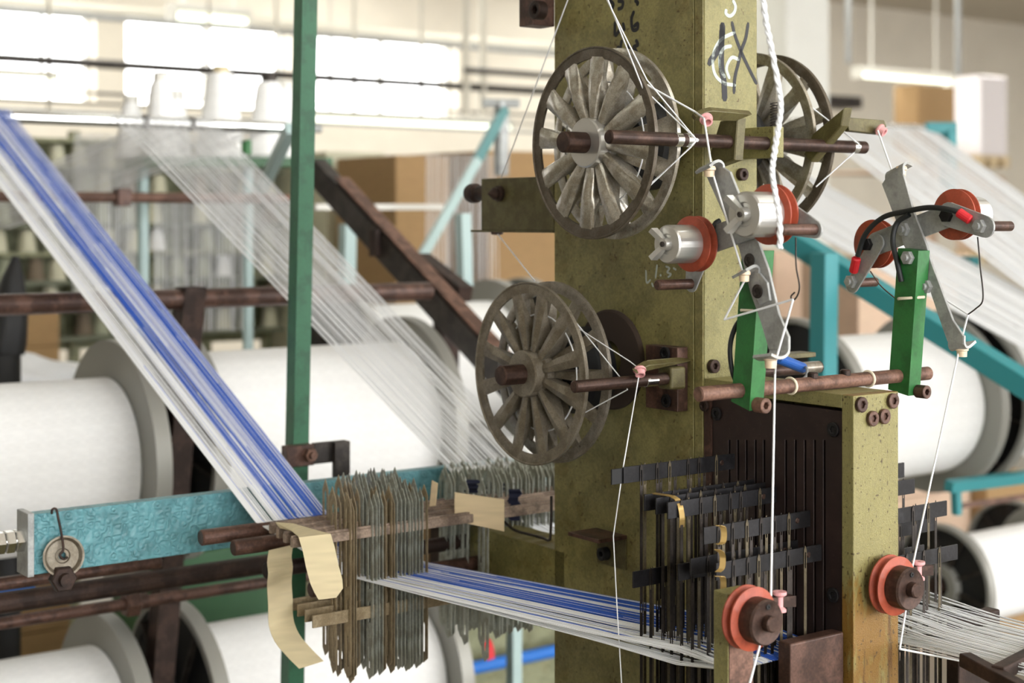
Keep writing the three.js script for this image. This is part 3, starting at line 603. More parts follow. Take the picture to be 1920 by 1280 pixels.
// ---------------------------------------------------------------- the tensioner seen from behind
const T2 = 0.1335;
const hookTop2 = atS(1672, 319, T2 + 0.006), wireHook2 = atS(1815, 589, T2 + 0.005), hookLow2 = atS(1800, 648, T2 + 0.008);
{
  const th = new Thing('yarn_tensioner', 'yarn tensioner on green bar with black cable and red crimp terminals', 'tensioner');
  const S = (px, py, ds = 0) => atS(px, py, T2 + ds);
  const c0 = S(1703, 742, -0.017), c1 = S(1722, 470, -0.017), dt = [0, 0, 0.024], ds = [0.0165, 0, 0];
  const sec = (c, y = 0) => [c, add(c, ds), add(add(c, ds), [0, y, 0.024]), add(c, [0, y, 0.024])];
  const bar = th.part('green_bar', loft([sec(c0, 0.004), sec(lerp3(c0, c1, 0.3)), sec(c1, 0.002)]), 'greenBar');
  th.part('clamp_screw', socketScrew(add(lerp3(c0, c1, 0.02), [0.0125, 0.001, 0]), [0, 0, -1], 0.0062, 0.012), 'rust', { under: bar });
  th.part('arm', plate([S(1653, 345), S(1680, 415), S(1695, 462), S(1722, 500), S(1735, 520), S(1766, 612), S(1776, 640), S(1806, 646), S(1806, 630), S(1786, 600), S(1745, 490), S(1737, 460), S(1712, 395), S(1694, 330), S(1688, 320), S(1666, 326)], [1, 0, 0], 0.003), 'armSteel');
  const top = S(1676, 324), wv = sub(S(1692, 318), S(1655, 338));
  th.part('hook', ribbon(smooth([add(top, [0.0015, -0.006, 0]), add(top, [0.0015, 0.002, 0]), add(top, [0.005, 0.005, 0]), add(top, [0.014, 0.003, 0])], 4), wv.map((x) => x * 0.9), 0.0025), 'armSteel');
  th.part('eyelet', eyelet(add(top, [0.006, 0.006, -0.004]), [0, -1, 0], 0.0055, 0.009), 'ceramic');
  const low = S(1792, 644), wl = sub(S(1806, 640), S(1776, 645));
  th.part('hook', ribbon(smooth([add(low, [0.0015, 0.006, 0]), add(low, [0.002, -0.002, 0]), add(low, [0.006, -0.005, 0]), add(low, [0.018, 0.000, 0])], 4), wl, 0.0025), 'armSteel');
  th.part('eyelet', eyelet(add(low, [0.009, -0.0035, 0]), [0, -1, 0], 0.006, 0.009), 'ceramic');
  const p1 = S(1641, 457, 0.012), p2 = S(1793, 402, 0.012), q1 = S(1641, 457, 0.0035), q2 = S(1775, 404, 0.0035);
  const cross = th.part('cross_arm', linkPlate(q1, q2, 0.011, 0.011, 0.0032), 'zinc');
  const e1 = S(1597, 535, 0), e2 = S(1846, 425, 0);
  th.part('link', linkPlate(S(1643, 455, 0), e1, 0.0085, 0.0075, 0.0025), 'zinc', { under: cross });
  th.part('link', linkPlate(S(1778, 402, 0), e2, 0.0115, 0.010, 0.0025), 'zinc', { under: cross });
  for (const [p, pin, len] of [[p1, S(1600, 530, 0.004), 0.034], [p2, S(1850, 424, 0.004), 0.036]]) {
    th.part('disc', lathe([T2 + 0.0075, p[1], p[2]], [1, 0, 0], vee(0.0238, 0.0105), 48), 'orange', { under: cross, label: 'orange grooved disc' });
    th.part('knob', lathe([T2 + 0.0185, p[1], p[2]], [1, 0, 0], [[0, 0], [0.0165, 0], [0.0165, 0.026], [0, 0.027]], 32), 'alu', { under: cross });
    th.part('pin', rod(pin, add(pin, [len, 0, 0]), 0.0046, 20), 'rust', { under: cross });
  }
  for (const [px, py] of [[1696, 430], [1704, 483], [1738, 537], [1597, 528], [1838, 424]]) th.part('nut', hexNut(px === 1704 ? add(S(px, py, -0.017), [0, 0, 0]) : S(px, py, 0), [-1, 0, 0], 0.0068, 0.005, 0.5), 'zinc');
  for (const [px, py] of [[1627, 458], [1776, 404]]) th.part('bolt_head', hexNut(S(px, py, 0), [-1, 0, 0], 0.0066, 0.005, 0), 'blackSteel');
  th.part('cable', cord([S(1608, 480, -0.008), S(1622, 440, -0.009), S(1655, 408, -0.01), S(1700, 396, -0.01), S(1745, 389, -0.01), S(1785, 394, -0.009), S(1800, 399, -0.007)], 0.0026, 8), 'rubber');
  th.part('cable', cord([S(1690, 528, -0.019), S(1682, 490, -0.02), S(1674, 450, -0.016), S(1682, 418, -0.012), S(1705, 402, -0.011)], 0.0026, 8), 'rubber');
  th.part('crimp_sleeve', rod(S(1606, 483, -0.008), S(1600, 510, -0.004), 0.0046, 14), 'red', { label: 'red crimp terminal' });
  th.part('crimp_sleeve', rod(S(1796, 397, -0.007), S(1820, 413, -0.003), 0.0046, 14), 'red', { label: 'red crimp terminal' });
  th.part('guide_wire', cord([S(1833, 444, 0.003), S(1838, 500, 0.003), S(1842, 565, 0.003), S(1830, 578, 0.004), S(1814, 590, 0.005)], 0.0007), 'darkSteel');
  th.part('guide_wire', cord([S(1632, 508, 0.003), S(1650, 534, 0.003), S(1682, 562, 0.004)], 0.0006), 'rustLight');
  th.part('cable_tie', torus(add(lerp3(c0, c1, 0.67), [0.008, 0, 0.012]), [0.0, 1, 0.1], 0.0158, 0.0015, 4), 'tie');
  th.done();
}
// ---------------------------------------------------------------- low orange guide pulleys
function guidePulley(c, label) {    // axle points to -t
  const th = new Thing('guide_pulley', label, 'pulley');
  th.part('boss', rod(add(c, [0, 0, 0.008]), c, 0.016, 28), 'rustDark');
  th.part('disc', lathe(c, [0, 0, -1], vee(0.0258, 0.0115), 48), 'orange', { label: 'orange grooved disc' });
  th.part('hub', lathe(add(c, [0, 0, -0.0115]), [0, 0, -1], [[0, 0], [0.0178, 0], [0.0185, 0.001], [0.0185, 0.013], [0.0172, 0.0148], [0.014, 0.0142], [0, 0.0142]], 40), 'shaft');
  th.part('axle', rod(add(c, [0, 0, -0.025]), add(c, [0, 0, -0.033]), 0.0066, 24), 'shaft');
  th.part('grub_screw', socketScrew(add(c, [0.001, 0.0125, -0.0255]), [0, 0, -1], 0.0022, 0.0012), 'black');
  const e = add(c, [0.034, 0.0075, -0.004]);
  th.part('eyelet_arm', loft([[add(e, [-0.016, -0.004, 0.004]), add(e, [-0.016, 0.004, 0.004]), add(e, [-0.016, 0.004, 0.010]), add(e, [-0.016, -0.004, 0.010])], [add(e, [0.014, -0.0045, -0.008]), add(e, [0.014, 0.0045, -0.008]), add(e, [0.014, 0.0045, 0.004]), add(e, [0.014, -0.0045, 0.004])]]), 'shaft');
  th.part('eyelet', lathe(add(e, [0.002, -0.008, -0.001]), [0, 1, 0], [[0.002, 0], [0.0055, 0], [0.0055, 0.002], [0.003, 0.004], [0.003, 0.012], [0.0058, 0.014], [0.0058, 0.0165], [0.002, 0.0165], [0.002, 0]], 20), 'pink', { label: 'pink ceramic eyelet' });
  th.done(); return c;
}
const pulR = atT(1664, 1094, HT - 0.0085); guidePulley(pulR, 'orange grooved pulley with brown hub on the rusty housing post');
const blkT = -0.19, blkS = sOf(1365, blkT), pulL = atT(1395, 1155, blkT - 0.0085);
{
  const th = new Thing('pulley_block', 'olive block with rusty front standing among the heddles', 'block');
  const top = yOf(1113, blkS, blkT);
  th.part('block', box(blkS, blkS + 0.029, -0.6, top, blkT, blkT + 0.017, 0.001), 'oliveFront');
  th.part('front_plate', box(blkS + 0.001, blkS + 0.028, -0.6, top - 0.004, blkT - 0.0008, blkT + 0.0005), 'rustLight', { label: 'rust-brown front' });
  th.done();
}
guidePulley(pulL, 'orange grooved pulley with brown hub on the olive block by the heddles');

// far low guide rod seen past the cross rod, with its blue taped wire
{
  const th = new Thing('eyelet_bracket', 'short steel rod and brown arm wrapped with blue tape behind the cross rod', 'bracket');
  const t = 0.02, y = yOf(690, 0.16, t);
  th.part('rod', rod([COL_S, y, t], [sOf(1538, t), y, t], 0.0062, 24), 'shaft');
  th.part('worn_band', rod([sOf(1500, t), y, t], [sOf(1536, t), y, t], 0.0063, 24), 'cast');
  th.part('arm', box(COL_S, sOf(1514, 0), yOf(668, 0.14, 0), yOf(659, 0.14, 0), -0.012, 0.01, 0.001), 'oliveBracket');
  th.part('tape_wrap', rod(atD(1460, 672, 1.47), atD(1506, 690, 1.50), 0.0052, 16), 'blueTape', { label: 'blue insulating tape' });
  th.part('wire_end', cord([atD(1500, 688, 1.5), atD(1512, 690, 1.49), atD(1512, 704, 1.48), atD(1505, 711, 1.47)], 0.0015), 'zinc');
  th.done();
}

// ---------------------------------------------------------------- heddle frames and heddles
const FRAMES = [[-0.0415, -0.2285, 0], [-0.0535, -0.320, 1], [-0.0675, -0.2495, 0], [-0.0815, -0.2505, 0], [-0.0955, -0.2525, 0], [-0.108, -0.304, 1], [-0.122, -0.297, 1], [-0.137, -0.268, 2], [-0.1505, -0.296, 2]];
const leftEnd = (t) => -0.1395 + (t + 0.04) * -0.08;
for (const side of [0, 1]) {
  const mir = (s) => side ? HS - s : s;
  FRAMES.forEach(([t, y], i) => {
    const yy = side ? y - (i % 3) * 0.012 : y;
    const th = new Thing('heddle_shaft', side ? 'black heddle bar reaching out of the far side of the housing' : `black heddle bar in a slot of the dark panel, ${['topmost one', 'low behind the clips', 'back of the stacked three', 'middle of the stacked three', 'front of the stacked three', 'low behind the olive block', 'low beside the olive block', 'short upper one near the post', 'short lower one near the post'][i]}`, 'heddle bar', side ? 'far heddle bars' : 'near heddle bars');
    const e = leftEnd(t);
    th.part('bar', box(mir(-0.001), mir(e), yy - 0.0073, yy + 0.0073, t - 0.0009, t + 0.0009, 0.0003), 'blackSteel');
    if (i === 0) th.part('end_piece', box(mir(e - 0.012), mir(e + 0.03), yy - 0.0075, yy + 0.0062, t + 0.001, t + 0.003, 0.0003), 'black');
    th.part('rivet', rod([mir(-0.018), yy, t - 0.0016], [mir(-0.018), yy, t + 0.0005], 0.0026, 14), 'shaft');
    if (i === 4 && !side) th.part('clip', ribbon(smooth([[e + 0.016, yy - 0.016, t - 0.001], [e + 0.014, yy - 0.004, t - 0.003], [e + 0.013, yy + 0.0085, t + 0.002], [e + 0.010, yy + 0.010, t + 0.03]], 4), [0.006, 0, 0], 0.0006), 'brass', { label: 'bent brass clip' });
    th.done();
  });
}
const heddleGeo = (L) => plate([[0, 0, 0], [-0.0017, -0.004, 0], [-0.0017, -L, 0], [0.0017, -L, 0], [0.0017, -0.004, 0]], [0, 0, 1], 0.0004, [[[-0.0008, -0.006, 0], [0.0008, -0.006, 0], [0.0008, -0.02, 0], [-0.0008, -0.02, 0]], [[-0.0006, -L * 0.55, 0], [0.0006, -L * 0.55, 0], [0.0006, -L * 0.55 - 0.008, 0], [-0.0006, -L * 0.55 - 0.008, 0]]], 0);
const heddleProto = {};
for (const side of [0, 1]) {
  const mir = (s) => side ? HS - s : s;
  FRAMES.forEach(([t, y], i) => {
    const n = side ? 8 : 11, e = leftEnd(t);
    for (let k = 0; k < n; k++) {
      const s = mir(-0.022 + (e + 0.035) * (k + rr(0.1, 0.9)) / n), yy = (side ? y - (i % 3) * 0.012 : y) + 0.009, key = side + (k % 3 ? 'a' : 'b');
      const tt = t + (k % 2 ? 0.0014 : -0.0016), label = side ? 'thin dark steel heddle hanging on the far side of the housing' : 'thin dark steel heddle hanging from the bars before the slotted panel';
      const L = 0.23;
      if (!heddleProto[key]) { const o = solo('heddle', label, 'heddle', heddleGeo(L).translate(s, yy, -tt), k % 3 ? 'darkSteel' : 'heddleSteel', side ? 'far heddles' : 'near heddles'); heddleProto[key] = { o, off: -L }; }
      else again(heddleProto[key].o, [s, yy - L, tt]);
    }
  });
}
// brass spring clips by the olive block
for (const [px, py, py2, lab] of [[1350, 985, 1020, 'upper'], [1348, 1030, 1072, 'middle'], [1349, 1080, 1112, 'lower']]) {
  const t = -0.165, a = atT(px - 3, py, t), b = atT(px + 4, (py + py2) / 2, t), c = atT(px - 2, py2, t);
  solo('spring_clip', `curved pale brass spring clip above the olive block, ${lab} of three`, 'clip', ribbon(smooth([a, add(b, [0.001, 0.006, 0]), add(b, [0.001, -0.006, 0]), c], 5), [0.0035, 0, -0.0035], 0.0006), 'brass', 'spring clips');
}
// beater blocks (at rest)
solo('beater_block', 'worn brown-grey beater block between the olive block and the housing post', 'block', box(sOf(1482, -0.18), -0.004, -0.56, yOf(1196, -0.04, -0.18), -0.18, -0.165, 0.002), 'rust');
solo('beater_block', 'worn brown-grey beater block beyond the housing post before the far warp', 'block', box(sOf(1798, -0.18), sOf(1876, -0.18), -0.50, yOf(1150, 0.19, -0.18), -0.18, -0.165, 0.002), 'rustDark');

// ---------------------------------------------------------------- back rests, drop wire bars, drop wires
const W_T = [0.300, 0.325, 0.350, 0.375], YTOP = -0.326, YLOW = -0.411;
function along(name, label, px, py, t, s1, r, m) { const a = atT(px, py, t); return solo(name, label, 'rod', rod(a, [s1, a[1], t], r, 24), m); }
const rod1 = atT(376, 1008, 0.42);
along('warp_rod', 'brown steel rod under the blue and white warp, upper of the pair by the tape', 376, 1008, 0.42, 0.22, 0.0085, 'rust');
along('warp_rod', 'brown steel rod under the tape, lower of the pair by the teal bar', 437, 1027, 0.392, 0.20, 0.0085, 'rust');
along('warp_rod', 'dark steel rod wrapped with a strip of masking tape', 497, 1070, 0.405, 0.0, 0.0085, 'rustDark');
along('warp_rod', 'brown steel rod through the drop wires under the warp', 582, 1105, 0.371, -0.002, 0.0085, 'rust');
W_T.forEach((t, i) => {
  const e = -0.2885 + i * 0.005, names = ['front', 'second', 'third', 'rear'];
  const th = new Thing('drop_wire_bar', `grey serrated drop wire bar above the warp, ${names[i]} of four`, 'bar', 'upper drop wire bars');
  th.part('bar', box(e, 0.34, YTOP - 0.0065, YTOP + 0.003, t - 0.0035, t + 0.0035, 0.0008), 'wood');
  th.part('rail', box(e, 0.34, YTOP + 0.003, YTOP + 0.0052, t - 0.0012, t + 0.0012), 'wood'); th.done();
  const t2 = new Thing('drop_wire_bar', `thin brown bar below the warp through the drop wires, ${names[i]} of four`, 'bar', 'lower drop wire bars');
  t2.part('bar', box(e + 0.024, -0.003, YLOW - 0.007, YLOW + 0.006, t - 0.0011, t + 0.0011, 0.0004), 'wireBrown'); t2.done();
});
const WL = 0.192, WW = 0.0068;
function dropWireGeo() {
  const o = [[0, WL, 0], [0, WL - 0.012, WW], [0, 0.008, WW], [0, 0, 0.001], [0, 0.006, -WW], [0, WL - 0.012, -WW]].map((p) => [p[0], p[1], p[2]]);
  const slot = (a, b, w) => [[0, a, -w], [0, a, w], [0, b - 0.004, w], [0, b, 0], [0, b - 0.004, -w]];
  return plate(o, [1, 0, 0], 0.0006, [slot(0.095, WL - 0.012, 0.0027), slot(0.06, 0.084, 0.0022), slot(0.012, 0.045, 0.0016)], 0);
}
const wireGeo = dropWireGeo(), wires = {};
function dropWire(s, t, y, tone, near) {
  const key = tone + near, label = near ? (tone === 'wireBrown' ? 'brown tarnished drop wire in the near bank by the masking tape' : 'grey steel drop wire in the near bank with pointed top') : 'grey steel drop wire in the far bank behind the cardboard pieces';
  if (!wires[key]) wires[key] = solo('drop_wire', label, 'drop wire', wireGeo.clone().translate(s, y, -t), tone, near ? 'near bank of drop wires' : 'far bank of drop wires');
  else { const o = again(wires[key], [s, y, t]); o.rotation.y = TURN + rr(-0.06, 0.06); }
}
const wireTop = (lift) => -0.372 - 0.1 + lift;
W_T.forEach((t, i) => {
  for (let k = 0; k < 23; k++) {
    const f = (k + rr(0, 0.6)) / 23;
    if (f < 0.30 && rnd() > 0.42) continue;
    const s = -0.230 + i * 0.004 + f * 0.104;
    dropWire(s, t, -0.482 + (i * 0.003) + rr(-0.003, 0.006) + (f > 0.35 && f < 0.75 ? 0.004 * rnd() : 0), f < 0.3 ? 'wireBrown' : rnd() > 0.12 ? 'wireSteel' : 'wireBrown', 1);
  }
  for (let k = 0; k < 30; k++) {
    const f = (k + rr(0, 0.6)) / 30; if (f < 0.28 && rnd() > 0.35) continue;
    const s = -0.035 + f * 0.19;
    if (i < 2 && s > -0.012) continue;
    dropWire(s, t + 0.02, -0.494 + i * 0.003 + rr(-0.003, 0.006), 'wireSteel', 0);
  }
});
for (const t of [0.432, 0.452, 0.475]) for (let k = 0; k < 22; k++) dropWire(0.01 + (k + rr(0, 0.7)) * 0.0065, t, -0.494 + rr(-0.004, 0.008), 'wireSteel', 0);

// cardboard pieces and cloth tucked between the far drop wires
solo('cardboard_piece', 'beige cardboard piece standing by the notch between drop wires', 'cardboard', plate([atD(852, 922, 1.70), atD(852, 976, 1.70), atD(943, 985, 1.735), atD(943, 926, 1.735)], [-0.55, 0, -0.83], 0.0018), 'card');
solo('cardboard_piece', 'small beige cardboard piece tucked behind a drop wire', 'cardboard', plate([atD(811, 900, 1.74), atD(804, 952, 1.74), atD(828, 962, 1.75), atD(836, 902, 1.75)], [-0.9, 0, -0.4], 0.0018), 'card');
for (const [a, b, lab] of [[[872, 901, 898, 923], 1.80, 'dark blue cloth scrap above the small cardboard gap'], [[912, 906, 946, 926], 1.83, 'dark blue cloth scrap behind the large cardboard piece'], [[952, 918, 976, 975], 1.76, 'crumpled dark blue cloth hanging beside the notch']]) {
  const [x0, y0, x1, y1] = a, P = []; for (let i = 0; i <= 8; i++) P.push(atD((x0 + x1) / 2 + Math.sin(i * 1.7) * 3, y0 + (y1 - y0) * i / 8, b + 0.003 * Math.sin(i * 2.3)));
  const w = sub(atD(x1, y0, b), atD(x0, y0, b + 0.004)); solo('cloth_scrap', lab, 'cloth', ribbon(P, P.map((_, i) => w.map((x) => x * (0.85 + 0.2 * Math.sin(i * 2.1)))), 0.003), 'cloth', 'cloth scraps');
}
solo('bent_wire', 'bent grey steel strip lying along the notch edge', 'strip', cord([atD(946, 978, 1.73), atD(962, 992, 1.72), atD(990, 1001, 1.70), atD(1018, 1008, 1.68), atD(1030, 1012, 1.67), atD(1033, 985, 1.668), atD(1034, 930, 1.667)], 0.0016, 6), 'darkSteel');
// masking tape
{
  const q = (px, py, d) => atD(px, py, d);
  const w = [0.030, 0.002, -0.012];
  solo('masking_tape', 'cream masking tape strip hanging over the bar ends in front', 'tape', ribbon([q(520, 984, 1.622), q(548, 988, 1.60), q(575, 999, 1.575), q(590, 1004, 1.562), q(598, 1030, 1.555), q(604, 1060, 1.553), q(612, 1090, 1.551), q(616, 1106, 1.550), q(614, 1122, 1.549)], [[0.002, 0.004, 0.012], [0.010, 0.004, 0.014], [0.022, 0.003, 0.004], w, w, w, w, w.map((x) => x * 0.9), w.map((x) => x * 0.55)], 0.0005), 'tape');
  solo('masking_tape', 'long yellowed masking tape strip looped round the dark rod', 'tape', ribbon(smooth([q(527, 1026, 1.64), q(524, 1048, 1.632), q(526, 1068, 1.612), q(524, 1094, 1.628), q(526, 1130, 1.634), q(527, 1165, 1.634), q(538, 1195, 1.622), q(560, 1222, 1.612), q(584, 1246, 1.606)], 3), [0.032, 0.001, 0.006], 0.0005), 'tape');
}
// ---------------------------------------------------------------- teal spreader bar
const TB = 0.5;
{
  const th = new Thing('teal_bar', 'teal hammered-paint bar with steel end plate under the warp', 'bar');
  const sL = sOf(62, TB), y1 = yOf(964, sL, TB), y0 = yOf(1078, sL, TB);
  th.part('bar', box(sL, 0.36, y0, y1, TB, TB + 0.018, 0.0012), 'teal');
  th.part('end_plate', box(sL - 0.007, sL, y0 - 0.001, y1 + 0.002, TB - 0.004, TB + 0.03, 0.0008), 'zinc');
  const c = [sL - 0.007, yOf(1014, sL, TB), TB + 0.012];
  for (let k = 0; k < 3; k++) th.part('nut', hexNut(add(c, [-k * 0.0105, 0, 0]), [-1, 0, 0], 0.0125, 0.0095, 0), 'chrome');
  th.part('threaded_rod', rod(add(c, [0.0, 0, 0]), add(c, [-0.09, 0, 0]), 0.0072, 20), 'chrome'); th.done();
}
{
  const t = TB - 0.012, c = atT(120, 1043, t), th = new Thing('hanging_cup', 'rusty steel cup washer hanging from a bent wire hook on the teal bar', 'washer');
  th.part('cup', lathe(add(c, [0, 0, 0.006]), [-0.15, 0.1, -1], [[0.004, 0.002], [0.007, 0.0015], [0.008, 0.004], [0.0165, 0.004], [0.0195, 0.009], [0.0215, 0.009], [0.0212, 0.0075], [0.018, 0], [0.004, 0], [0.004, 0.002]], 44), 'castDull');
  th.part('hook', cord([atT(97, 962, t + 0.004), atT(98, 955, t), atT(104, 953, t), atT(110, 975, t - 0.001), atT(116, 1005, t - 0.003), atT(118, 1032, t - 0.004), atT(112, 1040, t - 0.005), atT(120, 1048, t - 0.005), atT(127, 1044, t - 0.005)], 0.0013, 6), 'rustDark');
  th.part('nut', hexNut(add(atT(117, 1084, t), [0, 0, 0.004]), [0, 0, -1], 0.014, 0.012, 0.5), 'rustDark'); th.done();
}
// ---------------------------------------------------------------- warp
const ROLL_T = 1.6, ROLL_Y = yOf(228, sOf(250, 1.6), 1.6);
function warp(name, label, n, ranges, colour, r, group) {   // ranges: [t, y, s near, s far] along the run
  const buckets = {};
  for (let i = 0; i < n; i++) {
    const k = (i + rr(-0.35, 0.35)) / (n - 1), m = colour(k); if (!m) continue;
    const shed = (i % 2 ? 1 : -1), pts = ranges.map(([t, y, s0, s1, open = 0, jit = 0.004]) => [s0 + (s1 - s0) * clamp(k + rr(-jit, jit) * 4), y + shed * open * rr(0.5, 1), t]);
    (buckets[m] = buckets[m] || []).push(yarnGeo(pts, r * rr(0.75, 1.15), 4));
  }
  const th = new Thing(name, label, 'warp yarn', null, 'stuff');
  for (const m of Object.keys(buckets)) th.part({ yarnWhite: 'white_yarn', yarnBlue: 'blue_yarn', yarnNavy: 'navy_yarn' }[m], join(buckets[m]), m, { kind: 'stuff' });
  return th.done();
}
const Y_W = -0.379;
warp('warp_sheet', 'blue and white warp yarn slanting from the chrome roller through the near drop wires', 200,
  [[ROLL_T, ROLL_Y + 0.012, -0.262, -0.140], [0.42, rod1[1] + 0.009, -0.268, -0.178], [0.34, Y_W, -0.205, -0.100], [0.0, Y_W, -0.150, -0.022, 0.004], [-0.1, Y_W, -0.13, -0.008, 0.008], [-0.164, Y_W + 0.002, -0.125, -0.008]],
  (k) => { const q = rnd(); if (k < 0.10) return 'yarnWhite'; if (k < 0.32) return q < 0.55 ? 'yarnWhite' : q < 0.62 ? 'yarnBlue' : null; if (k < 0.42) return q < 0.8 ? 'yarnWhite' : 'yarnBlue'; if (k < 0.88) return q < 0.62 ? 'yarnBlue' : q < 0.90 ? 'yarnWhite' : null; return q < 0.5 ? 'yarnBlue' : q < 0.85 ? 'yarnWhite' : null; }, 0.00062);
warp('warp_sheet', 'white warp yarn slanting from the chrome roller to the far drop wires', 120,
  [[ROLL_T, ROLL_Y + 0.012, 0.042, 0.242], [0.42, rod1[1] + 0.009, 0.02, 0.15], [0.34, Y_W, 0.085, 0.19], [0.0, Y_W, 0.08, 0.18, 0.006], [-0.1, Y_W, 0.08, 0.19, 0.016], [-0.2, Y_W, 0.075, 0.20, 0.006], [-0.5, Y_W, 0.08, 0.21]],
  (k) => rnd() < 0.86 ? 'yarnWhite' : null, 0.0006);
warp('warp_sheet', 'white yarn fanning down from the chrome roller towards the rear beams', 40,
  [[ROLL_T, ROLL_Y - 0.01, 0.10, 0.36], [2.5, -0.02, -0.12, 0.16]], () => 'yarnWhite', 0.0009);

// ---------------------------------------------------------------- single yarns
const yarn = (label, pts, r = 0.0007, m = 'yarnWhite') => solo('yarn', label, 'yarn', yarnGeo(pts, r, 6), m);
{
  const wr = 0.060, onWheel = (c, a, ds = 0) => [MID + ds, c[1] + wr * Math.sin(a), c[2] + wr * Math.cos(a)];
  const turnYarn = (c, ds) => { const p = []; for (let i = 0; i <= 36; i++) p.push(onWheel(c, i * Math.PI / 18, ds)); return p; };
  const rodTouch = (px) => [sOf(px, RT), rodY + 0.0071, RT], rodSide = (px) => [sOf(px, RT), rodY, RT - 0.0071];
  yarn('white yarn running down to the bright upper wheel and round the guide rod', [atD(1128, -20, 1.40), atD(1213, 150, 1.42), [sOf(1290, RT), rodY + 0.005, RT - 0.0055], rodSide(1297), [sOf(1290, RT), rodY - 0.0055, RT - 0.005], atS(1208, 358, MID)], 0.0007);
  yarn('white yarn twin strand from the upper wheel looped round the guide rod', [atD(1132, -20, 1.395), atD(1205, 165, 1.44), rodTouch(1292), rodSide(1300), atS(1212, 352, MID)], 0.0007);
  yarn('white yarn wound round the middle of the bright upper wheel', turnYarn(upC, 0), 0.0008);
  yarn('white yarn wound round the middle of the brown lower wheel', turnYarn(loC, 0), 0.0008);
  yarn('white yarn pair from the upper wheel into the pink eyelet before the column', [atS(1200, 152, MID), atD(1304, 210, depthOf(-0.05, -0.06)), atD(1320, 222, 1.385), hookTop, atS(1392, 508, T1 - 0.006), hookMid, atS(1358, 599, T1 - 0.01), wireHook1, hookLow1, atD(1453, 700, 1.305), pulL.map((x, i) => x + [0.0245, 0.008, -0.006][i]), atT(1402, 1295, blkT - 0.03)], 0.00095);
  yarn('thin yarn from above down through the olive yarn brake to the lower wheel', [atD(1072, -20, 1.62), atS(940, 333, 0.01), atS(931, 436, 0.004), atS(1003, 527, MID)], 0.0007);
  const ly = atS(1170, 716, MID);
  yarn('thin yarn from the lower wheel round its short rod', [atS(1070, 592, MID), ly, add(ly, [0.001, -0.007, -0.004]), atS(1088, 778, MID)], 0.0006);
  yarn('thin yarn from the lower pink eyelet down past the shelf bracket', [atS(1076, 610, MID), atS(1182, 678, MID), eyeLow, atD(1168, 878, 1.40), atD(1150, 1005, 1.41), atD(1157, 1140, 1.40), atD(1166, 1290, 1.39)], 0.0006);
  yarn('white yarn down the tensioner with the black cable to the post pulley', [atD(1646, 245, 1.515), hookTop2, atS(1712, 420, T2 + 0.006), atS(1770, 560, T2 + 0.006), wireHook2, hookLow2, pulR.map((x, i) => x + [0.0262, 0.012, -0.006][i]), atT(1687, 1216, HT - 0.03), atT(1838, 1246, HT - 0.02)], 0.0009);
  yarn('yarn from the far wheel round the end of the guide rod', [atS(1520, 200, COL_S - MID), rodSide(1601).map((x, i) => x + [0, 0.004, 0.002][i]), rodSide(1603), atS(1530, 350, COL_S - MID)], 0.0007);
  const cordP = [[1428, -20], [1436, 40], [1446, 90], [1459, 160], [1464, 200], [1459, 240], [1452, 285], [1448, 320], [1453, 360], [1461, 410], [1463, 466]].map(([x, y]) => atD(x, y, 1.20));
  const P = smooth(cordP, 10), strand = (o) => cord(P.map((p, i) => add(p, [0.0011 * Math.cos(i * 0.62 + o) + 0.0004 * Math.sin(i * 1.7), 0, 0.0011 * Math.sin(i * 0.62 + o)])), 0.0013, 6, 2);
  solo('thick_cord', 'thick fuzzy white cord hanging before the far wheel', 'cord', join([0, 2.1, 4.2].map(strand)), 'yarnWhite');
}
// base of the loom below the frame
{
  const th = new Thing('loom_pedestal', 'olive steel base cabinet carrying the loom column', 'machine base', null, 'thing');
  th.part('cabinet', box(-0.26, 0.34, FLOOR + 0.05, -0.64, -0.3, 0.42, 0.004), 'olive');
  th.part('plinth', box(-0.28, 0.36, FLOOR, FLOOR + 0.05, -0.32, 0.44, 0.004), 'creelDark'); th.done();
}

